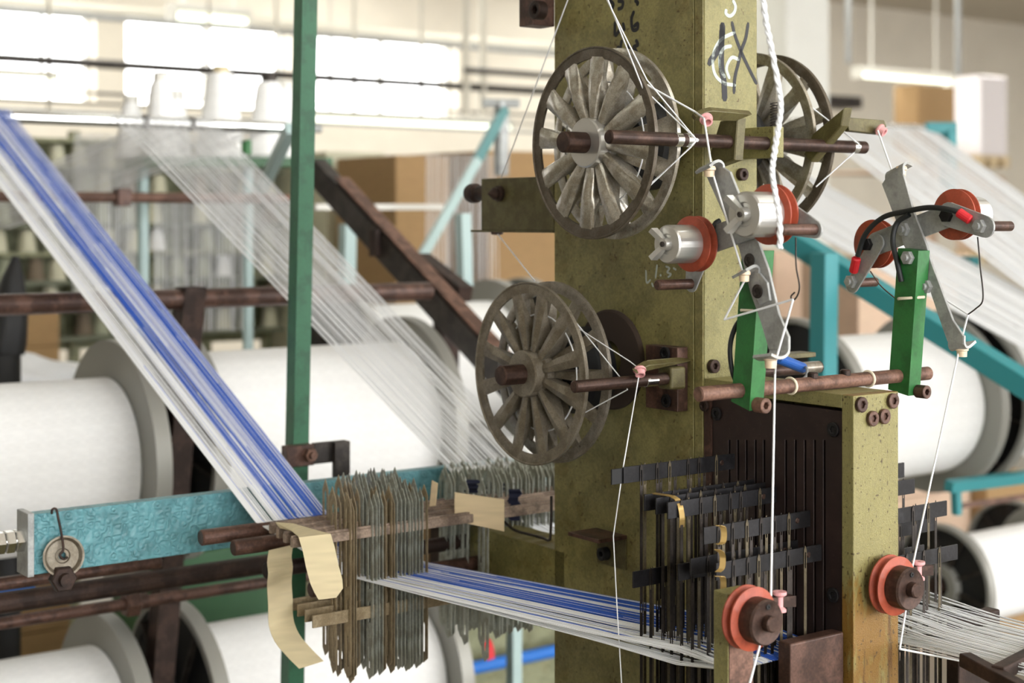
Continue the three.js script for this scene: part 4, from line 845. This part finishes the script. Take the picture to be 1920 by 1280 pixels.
// ================================================================ behind the loom: rollers, beams, frames
{
  const th = new Thing('chrome_roller', 'shiny chrome roller carrying the warp over the beams', 'roller');
  const a = [sOf(-150, ROLL_T), ROLL_Y, ROLL_T], b = [sOf(560, ROLL_T), ROLL_Y, ROLL_T];
  th.part('roller', rod(a, b, 0.0115, 24), 'chrome');
  for (const px of [270, 358]) th.part('collar', rod([sOf(px, ROLL_T) - 0.006, ROLL_Y, ROLL_T], [sOf(px, ROLL_T) + 0.006, ROLL_Y, ROLL_T], 0.0135, 20), 'darkSteel');
  th.part('end_cap', rod(b, add(b, [0.05, 0, 0]), 0.008, 16), 'zinc'); th.done();
}
function warpBeam(s0, s1, y, t, R, r, label) {
  const th = new Thing('warp_beam', label, 'warp beam', null, 'thing'), L = s1 - s0, ax = [1, 0, 0];
  th.part('yarn_winding', lathe([s0, y, t], ax, [[0.05, 0], [r - 0.004, 0.0], [r, 0.004], [r, L - 0.004], [r - 0.004, L], [0.05, L]], 64), 'yarnRoll', { label: 'white wound yarn' });
  for (const [s, d] of [[s0, -1], [s1, 1]]) {
    const f = th.part('flange', lathe([s, y, t], [d, 0, 0], [[0.03, 0], [R - 0.01, 0], [R, -0.003], [R, 0.022], [R - 0.009, 0.024], [R - 0.011, 0.010], [0.055, 0.010], [0.052, 0.03], [0.03, 0.03], [0.03, 0]], 64), 'aluDull');
    for (let k = 0; k < 10; k++) { const a = k * Math.PI / 5 + 0.2, p = (q) => [s + d * 0.016, y + q * Math.sin(a), t + q * Math.cos(a)]; th.part('rib', beamBar(p(0.05), p(R - 0.008), 0.006, 0.012, [1, 0, 0], 0), 'darkSteel', { under: f }); }
    th.part('web', lathe([s + d * 0.0102, y, t], [d, 0, 0], [[0.055, 0], [R - 0.012, 0], [R - 0.012, 0.001], [0.055, 0.001]], 48), 'black', { under: f });
  }
  th.part('axle', rod([s0 - 0.045, y, t], [s1 + 0.045, y, t], 0.018, 16), 'rustDark');
  th.done();
}
const bB = atD(748, 790, 2.80), bA = atD(206, 862, 2.45);
warpBeam(bB[0] - 0.43, bB[0], bB[1], bB[2], 0.19, 0.145, 'white warp beam between the green post and the lower spoked wheel');
warpBeam(bA[0] - 0.45, bA[0], bA[1], bA[2], 0.19, 0.131, 'white warp beam above the teal bar end with grey flange');
warpBeam(-0.60, -0.115, -0.812, 1.25, 0.19, 0.14, 'low white warp beam under the teal bar end');
warpBeam(0.03, 0.46, -0.812, 1.26, 0.19, 0.14, 'low white warp beam below the drop wires and green post');
warpBeam(0.68, 1.08, -0.33, 1.86, 0.19, 0.14, 'rear white warp beam directly behind the one by the green post');
warpBeam(1.22, 1.62, -0.33, 1.90, 0.19, 0.14, 'rear white warp beam behind the dark diagonal brace');
{ const p = atD(1004, 930, 3.3); warpBeam(p[0] - 0.13, p[0], p[1], p[2], 0.15, 0.13, 'low rear warp beam seen under the blue pipe beside the lower wheel'); }
{ const p = atD(1737, 752, 3.24); warpBeam(p[0] - 0.39, p[0], p[1], p[2], 0.19, 0.148, 'white warp beam behind the housing post and teal post'); warpBeam(p[0] + 0.10, p[0] + 0.5, p[1], p[2], 0.19, 0.14, 'white warp beam beyond the teal diagonal with black flange rim'); }
{ const p = atD(1772, 1095, 3.7); warpBeam(p[0], p[0] + 0.4, p[1], p[2], 0.145, 0.106, 'low white warp beam beside the far heddles'); }
{ const p = atD(1905, 1040, 4.6); warpBeam(p[0], p[0] + 0.4, p[1], p[2], 0.165, 0.07, 'grey flanged warp beam behind the low beam by the far heddles'); }

// brown steel creel frame
const PT = 1.1, PY = yOf(560, sOf(357, PT), PT);
solo('frame_pipe', 'brown rusty pipe running across behind the warp above the big beams', 'pipe', rod([sOf(-200, PT), PY, PT], [sOf(806, PT), PY, PT], 0.0155, 20), 'rust');
{
  const T = 1.85, y = yOf(371, sOf(340, T), T), th = new Thing('frame_pipe', 'thin brown pipe with square clamp before the yarn creel', 'pipe');
  th.part('pipe', rod([sOf(-100, T), y, T], [sOf(556, T), y, T], 0.0105, 16), 'rustLight');
  const s = sOf(228, T); th.part('clamp', box(s - 0.014, s + 0.014, y - 0.018, y + 0.018, T - 0.018, T + 0.014, 0.002), 'rust'); th.done();
}
function squarePost(a, b, w, label, m = 'rustDark') {
  const th = new Thing('frame_post', label, 'post', null, 'thing');
  const ax = sub(b, a), k = 0.985, h = w / 2;
  const sec = (c, g) => [[-g, -g], [g, -g], [g, g], [-g, g]].map(([x, z]) => add(c, [x, 0, z]));
  th.part('tube', loft([sec(b, h), sec(lerp3(b, a, k), h), sec(a, h)]), m);
  th.part('rim', join([box(a[0] - h, a[0] + h, a[1], a[1] + 0.006, a[2] - h, a[2] - h + 0.004), box(a[0] - h, a[0] + h, a[1], a[1] + 0.006, a[2] + h - 0.004, a[2] + h), box(a[0] - h, a[0] - h + 0.004, a[1], a[1] + 0.006, a[2] - h, a[2] + h), box(a[0] + h - 0.004, a[0] + h, a[1], a[1] + 0.006, a[2] - h, a[2] + h)]), m);
  th.part('bolt', hexNut(add(lerp3(a, b, 0.06), [0, 0, -h]), [0, 0, -1], 0.009, 0.006, 0.5), 'rustLight');
  th.done();
}
{
  const a = atT(357, 545, PT), b = atT(300, 1250, PT + 0.06); const k = (FLOOR - a[1]) / (b[1] - a[1]);
  squarePost(a, lerp3(a, b, k), 0.035, 'brown square steel post carrying the rusty pipe between the big beams');
  const c = atT(838, 535, 1.55), d = atT(832, 870, 1.56), k2 = (FLOOR - c[1]) / (d[1] - c[1]);
  squarePost(c, lerp3(c, d, k2), 0.04, 'dark steel post at the end of the rusty pipe by the diagonal brace');
  const br = new Thing('diagonal_brace', 'dark steel channel brace sloping down behind the lower spoked wheel', 'brace');
  br.part('channel', beamBar(atS(592, 318, 0.45), atS(990, 752, 0.45), 0.03, 0.05, [0, 1, 0], 0.003), 'darkSteel');
  const m = atS(708, 450, 0.435); br.part('lug', box(m[0] - 0.012, m[0] + 0.002, m[1] - 0.03, m[1] + 0.02, m[2] - 0.012, m[2] + 0.012, 0.002), 'rustDark');
  br.part('edge_strip', beamBar(add(atS(640, 352, 0.45), [0, 0.020, 0]), add(atS(990, 735, 0.45), [0, 0.020, 0]), 0.032, 0.004, [0, 1, 0], 0.002), 'rustLight'); br.done();
  solo('diagonal_brace', 'short rusty brace by the end of the pipe above the post', 'brace', beamBar(atS(790, 488, 0.54), atS(872, 552, 0.53), 0.03, 0.03, [0, 1, 0], 0.002), 'rustDark');
}
// lower rails
const rail = (label, px, py, t, px1, r, m) => { const a = atT(px, py, t); return solo('frame_rail', label, 'rail', rod([sOf(-260, t), a[1], t], [sOf(px1, t), a[1], t], r, 16), m); };
rail('dark round rail below the teal bar', 250, 1094, 0.75, 760, 0.013, 'rustDark');
rail('rusty thin rail under the dark rail below the teal bar', 250, 1130, 0.85, 770, 0.008, 'rust');
rail('brown rail just under the teal bar end', 120, 1078, 0.68, 300, 0.008, 'rust');
solo('rail_nut', 'rusty lock nut on the thin rail below the teal bar', 'nut', hexNut(add(atT(235, 1132, 0.85), [0, 0, 0]), [1, 0, 0], 0.018, 0.02, 0.6), 'rust');
function bluePipe(label, px0, px1, py, pxr, t, r, joints) {
  const y = atT(pxr, py, t)[1], th = new Thing('blue_pipe', label, 'pipe');
  th.part('pipe', rod([sOf(px0, t), y, t], [sOf(px1, t), y, t], r, 16), 'blue');
  for (const j of joints) th.part('joint', rod([sOf(j, t) - 0.016, y, t], [sOf(j, t) + 0.016, y, t], r * 1.25, 16), 'darkSteel'); th.done();
}
bluePipe('blue plastic pipe with dark joint below the far drop wires', 600, 1180, 1245, 920, 1.68, 0.014, [860]);
bluePipe('blue plastic pipe behind the lower spoked wheel', 760, 1100, 716, 870, 2.5, 0.013, []);
bluePipe('blue plastic pipe under the teal bar end beside the hanging cup', -150, 62, 1098, 30, 1.05, 0.010, []);
// green upright
{
  const th = new Thing('green_post', 'green painted square post standing behind the teal bar', 'post', null, 'thing');
  const T = 0.62, a = atT(548, 1280, T), b = atT(573.5, 0, T), dir = sub(b, a), h = 0.0108;
  const p0 = add(a, dir, (FLOOR - a[1]) / dir[1]), p1 = add(a, dir, 1.25), sec = (c) => [[-h, -h], [h, -h], [h, h], [-h, h]].map(([x, z]) => add(c, [x, 0, z]));
  th.part('tube', loft([sec(p0), sec(p1)]), 'greenPost'); th.part('foot', box(p0[0] - 0.04, p0[0] + 0.04, FLOOR, FLOOR + 0.008, p0[2] - 0.04, p0[2] + 0.04, 0.002), 'greenPost'); th.done();
  const cl = new Thing('post_clamp', 'brown steel clamp bracket bolted to the green post', 'clamp'), c = atT(566, 852, T - 0.016);
  cl.part('block', box(c[0] - 0.026, c[0] + 0.012, c[1] - 0.013, c[1] + 0.013, T - 0.026, T - 0.0108, 0.001), 'rust');
  const e = atT(620, 865, T - 0.03);
  cl.part('angle', join([box(c[0] + 0.012, e[0] + 0.026, c[1] - 0.012, c[1] + 0.014, T - 0.026, T - 0.018, 0.001), box(e[0] + 0.004, e[0] + 0.026, c[1] - 0.032, c[1] + 0.014, T - 0.034, T - 0.026, 0.001)]), 'darkSteel');
  cl.part('bolt', hexNut([c[0] + 0.004, c[1] + 0.001, T - 0.026], [0, 0, -1], 0.009, 0.010, 0.5), 'rustLight'); cl.done();
}
// pale blue and teal members of the creel frames behind
const member = (label, a, b, w, m) => solo('creel_member', label, 'frame bar', beamBar(a, b, w, w, [1, 0, 0], 0.002), m);
member('teal brace under the end of the chrome roller', atD(546, 240, 2.9), atD(488, 360, 3.3), 0.022, 'tealPale');
member('teal diagonal brace before the cardboard boxes, upper end at the grey tee', atD(945, 205, 3.9), atD(895, 300, 3.8), 0.024, 'tealGrey');
member('pale blue diagonal brace before the cardboard boxes', atD(895, 300, 3.8), atD(780, 500, 3.6), 0.022, 'tealPale');
member('grey tee post behind the thin yarn by the upper wheel', atD(940, 190, 3.9), atD(940, 330, 3.9), 0.028, 'zinc');
member('short grey tee bar on top of the grey post', atD(905, 193, 3.9), atD(975, 194, 3.9), 0.022, 'zinc');
member('pale blue upright behind the dark diagonal brace', atD(868, 400, 3.3), atD(872, 540, 3.3), 0.026, 'tealPale');
member('pale blue upright behind the green post', atD(652, 420, 3.4), atD(650, 545, 3.4), 0.03, 'tealPale');
member('pale grey cross bar before the cardboard boxes', atD(590, 388, 3.6), atD(830, 388, 3.9), 0.014, 'frameWhite');
// right hand creel frame, teal
member('teal upright post behind the cross rod', atD(1546, 474, 2.75), atD(1540, 1000, 2.75), 0.036, 'tealFrame');
member('long teal diagonal bar crossing behind the tensioners', atD(1470, 440, 2.85), atD(2050, 800, 2.55), 0.038, 'tealFrame');
member('teal upright behind the lower hook of the cabled tensioner', atD(1818, 480, 3.4), atD(1812, 700, 3.4), 0.032, 'tealFrame');
member('teal horizontal bar above the low beam beside the far heddles', atD(1778, 912, 3.0), atD(2000, 884, 3.2), 0.022, 'tealFrame');
member('short teal upright under the horizontal bar by the far heddles', atD(1792, 905, 3.05), atD(1794, 965, 3.05), 0.016, 'tealFrame');
member('teal bracket arm at the end of the far chrome roller', atD(1735, 240, 4.15), atD(1792, 240, 4.15), 0.03, 'tealFrame');
member('teal upright below the bracket of the far chrome roller', atD(1778, 245, 4.15), atD(1778, 370, 4.15), 0.034, 'tealFrame');
member('rusty bar behind the teal horizontal bar', atD(1790, 950, 3.6), atD(1990, 920, 3.8), 0.012, 'rustLight');
solo('chrome_roller', 'far chrome roller ending in a teal bracket', 'roller', rod(atD(1480, 228, 3.85), atD(1738, 240, 4.15), 0.009, 16), 'chrome');
warp('warp_sheet', 'pale warp yarn sheet slanting behind the cabled tensioner', 170, [[1.60, 0.255, 1.85, 2.35], [0.30, -0.42, 1.6, 2.0]], () => 'yarnWhite', 0.0011);
warp('warp_sheet', 'lower pale warp yarn sheet slanting behind the orange discs', 110, [[1.75, 0.20, 1.45, 1.82], [0.30, -0.37, 1.40, 1.68]], () => 'yarnWhite', 0.0011);
solo('wooden_reed', 'dark brown wooden reed frame corner by the far warp front', 'frame', join([beamBar(atD(1808, 1235, 1.33), atD(1930, 1300, 1.25), 0.012, 0.012), beamBar(atD(1870, 1262, 1.29), atD(1960, 1215, 1.36), 0.012, 0.012)]), 'rustDark');
// yarn curtains hanging before the creel
for (const [label, x0, x1, d, ya, yb, n] of [['fine white yarns hanging in a curtain before the creel', 140, 275, 3.6, 250, 560, 46], ['fine white yarns hanging before the cardboard boxes', 800, 935, 3.9, 290, 580, 40], ['fine white yarns hanging behind the first slanting warp', 290, 470, 3.7, 380, 620, 50]]) {
  const g = []; for (let i = 0; i < n; i++) { const px = x0 + (x1 - x0) * (i + rr(-0.3, 0.3)) / n; g.push(yarnGeo([atD(px, ya, d), atD(px + rr(-3, 3), yb, d)], 0.0009, 4)); }
  solo('yarn_curtain', label, 'yarn', join(g), 'yarnWhite', null, 'stuff');
}
// cone tray behind the roller
{
  const tr = new Thing('cone_tray', 'dark green tray holding large white yarn cones behind the chrome roller', 'tray');
  const a = atD(250, 306, 3.3), b = atD(600, 306, 3.5);
  tr.part('shelf', beamBar(a, b, 0.16, 0.02, [0, 1, 0]), 'greenTray');
  for (const k of [0.05, 0.6]) { const p = lerp3(a, b, k); tr.part('leg', rod([p[0], FLOOR, p[2]], [p[0], p[1], p[2]], 0.012, 12), 'tealPale'); } tr.done();
  const prof = (r0, r1, h) => [[0.012, 0], [r0, 0], [r0 + 0.004, 0.006], [r0, 0.015], [r1, h - 0.012], [r1 - 0.006, h], [0.016, h], [0.016, h + 0.012], [0.012, h + 0.012], [0.012, 0]];
  const spots = [[256, 0.12, 0.034, 0.03], [292, 0.165, 0.038, -0.02], [342, 0.135, 0.030, 0.04], [402, 0.185, 0.052, -0.02], [450, 0.13, 0.028, 0.055], [492, 0.168, 0.047, -0.02], [548, 0.16, 0.034, 0.04]];
  const names = ['slim', 'second', 'short', 'tallest, yellow tipped', 'low', 'dark tipped', 'end'];
  spots.forEach(([px, h, r, o], i) => {
    const p = lerp3(a, b, (px - 250) / 350), th = new Thing('yarn_cone', `large white yarn cone on the green tray, ${names[i]} one`, 'yarn cone', 'large cones on the green tray'), c = [p[0], p[1] + 0.0105, p[2] + o];
    th.part('yarn_winding', lathe(c, [0, 1, 0], prof(r, r * 0.62, h), 32), 'yarnRoll'); th.part('core', rod([c[0], c[1] + h, c[2]], [c[0], c[1] + h + 0.016, c[2]], 0.017, 14), i === 3 ? 'tape' : i === 5 ? 'darkSteel' : 'frameWhite'); th.done();
  });
  solo('yarn_tag', 'bright green plastic holder beside the last large cone', 'tag', rod(atD(462, 262, 3.3), atD(462, 290, 3.3), 0.011, 14), M.greenBar);
}
// creel full of cones
function creel(s0, s1, t, y0, y1, rows, label, coneLabel, cols) {
  const th = new Thing('cone_creel', label, 'creel', null, 'thing'), dy = (y1 - y0) / rows;
  for (let i = 0; i <= rows; i++) th.part('shelf', box(s0, s1, y0 + i * dy - 0.012, y0 + i * dy, t - 0.05, t + 0.07), i % 2 ? 'creel' : 'creelDark');
  for (let k = 0; k <= 5; k++) { const s = s0 + (s1 - s0) * k / 5; th.part('upright', box(s - 0.015, s + 0.015, FLOOR, y1 + 0.03, t + 0.07, t + 0.1), 'creel'); }
  th.part('back_panel', box(s0, s1, y0 - 0.05, y1, t + 0.1, t + 0.12), 'creel'); th.done();
  const proto = {};
  for (let i = 0; i < rows; i++) for (let k = 0; k < cols; k++) {
    if (rnd() < 0.12) continue;
    const s = s0 + (s1 - s0) * (k + 0.5 + rr(-0.2, 0.2)) / cols, q = rnd(), m = q < 0.42 ? 'coneCream' : q < 0.78 ? 'coneGrey' : q < 0.84 ? 'yarnRoll' : 'coneBrown', base = [s, y0 + i * dy + 0.0005, t + rr(-0.01, 0.02)];
    if (!proto[m]) proto[m] = solo('creel_cone', coneLabel.replace('*', { coneCream: 'cream', coneGrey: 'grey', yarnRoll: 'white', coneBrown: 'brown' }[m]), 'yarn cone', lathe(base, [0, 1, 0], [[0.008, 0], [0.029, 0], [0.02, dy * 0.74], [0.016, dy * 0.78], [0.008, dy * 0.8], [0.008, 0]], 16), m, 'cones on the creel shelves');
    else again(proto[m], base);
  }
}
{
  const a = atD(-60, HORIZON, 4.3), b = atD(545, HORIZON, 5.15);
  creel(a[0], b[0], (a[2] + b[2]) / 2 + 0.2, -0.36, 0.25, 7, 'olive grey creel rack filled with small yarn cones behind the rollers', 'small * yarn cone on the creel shelves behind the rollers', 14);
}
// cartons and goods behind
function carton(name, label, px0, px1, py0, py1, d, m, depth = 0.35, tape = true) {   // face turned to the camera side, standing on what is below
  const a = atD(px0, py1, d), sL = a[0], t = a[2], s1 = sOf(px1, t), y1 = yOf(py0, (sL + s1) / 2, t), y0 = yOf(py1, (sL + s1) / 2, t);
  const th = new Thing(name, label, 'carton');
  th.part('box', box(sL, s1, y0, y1, t, t + depth, 0.004), m);
  if (tape) th.part('flap_seam', box(sL + 0.002, s1 - 0.002, y1 - 0.0005, y1 + 0.0015, t + depth / 2 - 0.025, t + depth / 2 + 0.025), 'tape'); th.done();
  let y = y0, n = 0;
  while (y > FLOOR + 0.02) { const b = Math.max(FLOOR, y - 0.5), lo = new Thing('carton', `${['plain carton', 'lowest carton', 'floor carton'][n++] || 'bottom carton'} stacked under the ${label.split(' ').slice(0, 9).join(' ')}`, 'carton'); lo.part('box', box(sL, s1, b + 0.001, y - 0.001, t, t + depth, 0.004), m); lo.part('flap_seam', box(sL + 0.01, s1 - 0.01, b + 0.02, b + 0.022, t - 0.0008, t), 'tape'); lo.done(); y = b; }
}
carton('carton', 'tall brown cardboard carton behind the yarn curtain', 742, 842, 292, 535, 4.6, 'cardBrown');
carton('carton', 'large brown cardboard carton behind the lower wheel', 915, 1130, 285, 560, 4.9, 'cardBrown', 0.5);
carton('carton', 'pale carton with white goods behind the dark brace', 612, 722, 285, 480, 5.0, 'coneCream', 0.4, false);
carton('carton', 'small brown cardboard carton behind the blue pipe', 862, 930, 756, 812, 3.95, 'cardBrown', 0.25);
carton('carton', 'brown cardboard carton at the side of the first beam', -20, 112, 588, 650, 4.3, 'cardBrown', 0.18);
carton('carton', 'brown carton topped with white cloth by the first beam', -60, 132, 712, 760, 3.3, 'cardBrown', 0.3, false);
carton('carton', 'pinkish beige cardboard carton behind the teal upright', 1450, 1570, 470, 640, 6.0, 'cardPink', 0.3);
carton('carton', 'pinkish beige cardboard carton behind the cabled tensioner', 1610, 1820, 478, 650, 5.0, 'cardPink', 0.25);
carton('carton', 'ochre cardboard carton under the teal horizontal bar', 1850, 2000, 905, 1000, 5.3, 'cardBrown', 0.3);
{ // white cloth in the open carton
  const c = atD(40, 700, 3.42), g = new THREE.SphereGeometry(1, 28, 18); const p = g.attributes.position;
  for (let i = 0; i < p.count; i++) { const x = p.getX(i), y = p.getY(i), z = p.getZ(i), k = 1 + 0.16 * Math.sin(5 * x + 2) * Math.cos(4 * z) + 0.08 * Math.sin(11 * x + 7 * y); p.setXYZ(i, x * 0.16 * k, Math.max(y, -0.25) * 0.05 * k, z * 0.12 * k); }
  g.computeVertexNormals(); solo('white_cloth', 'crumpled white cloth heaped on the brown carton', 'cloth', g.translate(c[0], c[1] - 0.012, -c[2]), 'yarnWhite');
}
{ // dark machine part at the side of the creel
  const th = new Thing('drive_motor', 'black motor casing beside the first slanting warp', 'motor'), c = atD(8, 560, 2.85);
  th.part('casing', lathe(add(c, [0, -0.1, 0]), [0.12, 1, 0], [[0, 0], [0.036, 0], [0.038, 0.02], [0.034, 0.08], [0.02, 0.14], [0.006, 0.18], [0, 0.18]], 24), 'black');
  th.part('stand', rod([c[0], FLOOR, c[2]], [c[0], c[1] - 0.1, c[2]], 0.03, 12), 'black'); th.done();
}
{ // pale green machine cabinets low behind
  const th = new Thing('machine_cabinet', 'pale olive machine cabinet low behind the far drop wires', 'cabinet'), a = atD(760, 1100, 3.4), b = sOf(1150, a[2]);
  th.part('body', box(a[0], b, FLOOR, yOf(1085, a[0] + 0.3, a[2]), a[2], a[2] + 0.2, 0.01), 'creel'); th.part('kick', box(a[0], b, FLOOR, FLOOR + 0.08, a[2] - 0.01, a[2]), 'creelDark'); th.done();
  const g = new Thing('machine_cabinet', 'dark green machine cabinet behind the post below the teal bar', 'cabinet'), c = atD(320, 1040, 3.0), e = sOf(520, c[2]);
  g.part('body', box(c[0], e, FLOOR, c[1], c[2], c[2] + 0.3, 0.01), 'greenTray'); g.part('kick', box(c[0], e, FLOOR, FLOOR + 0.08, c[2] - 0.01, c[2]), 'creelDark'); g.done();
  solo('red_rag', 'small red rag hanging on the blue pipe', 'rag', ribbon(smooth([atD(912, 1200, 2.72), atD(918, 1215, 2.715), atD(920, 1236, 2.71)], 4), [0.02, 0, 0.006], 0.002), 'red');
  member('pale blue upright below the far drop wires', atD(964, 1150, 2.85), atD(964, 1400, 2.85), 0.022, 'tealPale');
}
// ---------------------------------------------------------------- far end of the hall
{
  const goods = (label, px0, px1, py0, py1, d, m, name = 'wrapped_pallet') => {
    const a = atD(px0, py1, d), s1 = sOf(px1, a[2]), mid = (a[0] + s1) / 2, y1 = yOf(py0, mid, a[2]), y0 = yOf(py1, mid, a[2]);
    const th = new Thing(name, label, 'pallet goods');
    th.part('load', box(a[0], s1, y0, y1, a[2], a[2] + 0.25, 0.02), m);
    for (let i = 0; i < 5; i++) th.part('board', box(a[0] - 0.02, s1 + 0.02, y0 - 0.025, y0, a[2] + i * 0.055, a[2] + i * 0.055 + 0.035), 'card');
    for (const s of [a[0] - 0.02, mid - 0.04, s1 - 0.06]) th.part('block', box(s, s + 0.08, y0 - 0.09, y0 - 0.025, a[2], a[2] + 0.255), 'card'); th.done();
    return [a[0], s1, y0 - 0.09, a[2]];
  };
  const g1 = goods('pallet of goods in shiny white film beside the hanging lamp', 1838, 1890, 142, 292, 12.0, 'wrap');
  goods('brown carton load on a pallet behind the hanging lamp', 1720, 1795, 160, 292, 12.6, 'cardBrown', 'carton_pallet');
  const a = atD(1660, 319, 12.6), th = new Thing('storage_rack', 'pale storage rack carrying the pallets by the beige wall', 'rack');
  th.part('beam', box(a[0] - 0.1, g1[1] + 0.3, a[1] - 0.05, a[1] + 0.02, a[2] - 0.3, a[2] - 0.22), 'cardPink'); th.part('deck', box(a[0] - 0.1, g1[1] + 0.3, a[1] - 0.02, a[1], a[2] - 0.25, a[2] + 0.7), 'cardPink');
  for (const s of [a[0] - 0.1, (a[0] + g1[1]) / 2, g1[1] + 0.3]) th.part('upright', box(s - 0.04, s + 0.04, FLOOR, a[1] - 0.02, a[2] - 0.3, a[2] - 0.22), 'cardPink'); th.done();
  goods('pinkish film covered goods on the floor under the storage rack', 1840, 1886, 330, 470, 12.0, 'cardPink');
  solo('wall_shelf', 'dark shelf box hung between the white pillar and the lamp', 'shelf', (() => { const p = atD(1540, 198, 11), e = sOf(1618, p[2]); return box(p[0], e, p[1], yOf(176, p[0], p[2]), p[2], p[2] + 0.2, 0.01); })(), 'darkSteel');
}
// overhead rails along the hall
const over = (label, py0, t, r, m, px1 = 1100) => { const a = atT(0, py0, t); return solo('overhead_rail', label, 'rail', rod([sOf(-200, t), a[1], t], [sOf(px1, t), a[1], t], r, 12), m); };
over('thick dark overhead rail crossing before the windows', 108, 6.0, 0.022, 'darkSteel');
over('grey overhead conduit near the window tops', 18, 6.4, 0.014, 'zinc');
over('thin grey overhead rail under the thick dark one', 166, 6.2, 0.008, 'darkSteel');
over('pale overhead duct along the ceiling line', 2, 7.5, 0.03, 'wallPale', 1300);
over('thin dark overhead wire rail near the window sills', 186, 5.6, 0.006, 'darkSteel');
over('grey overhead rail at the window sills', 205, 6.8, 0.010, 'zinc');
{ const a = atT(872, 131, 5.5), b = sOf(1060, 5.5); solo('overhead_rail', 'short dark overhead rail beside the upper wheel', 'rail', rod([a[0], a[1], a[2]], [b, a[1], a[2]], 0.016, 12), 'darkSteel'); }
for (const [px, d, lab] of [[92, 7.6, 'before the first window'], [392, 8.0, 'before the middle of the second window'], [518, 8.1, 'near the green post'], [664, 8.3, 'before the third window'], [790, 8.5, 'before the third window edge'], [874, 8.6, 'beside the third window'], [906, 8.7, 'beside the short dark rail']]) {
  const p = atD(px, 215, d); solo('hanging_rod', `thin grey ceiling rod ${lab}`, 'rod', rod([p[0], p[1], p[2]], [p[0], CEIL, p[2]], px > 860 ? 0.02 : 0.011, 8), 'wallPale');
}
for (const [px, py, d, lab] of [[1590, 118, 11.5, 'between white pillar and lamp'], [1796, 140, 11.5, 'beside the wrapped pallet']]) { const p = atD(px, py, d); solo('ceiling_conduit', `grey ceiling conduit ${lab}`, 'conduit', rod([p[0], p[1], p[2]], [p[0], CEIL, p[2]], 0.022, 10), 'zinc'); }

renderer.render(scene, camera);
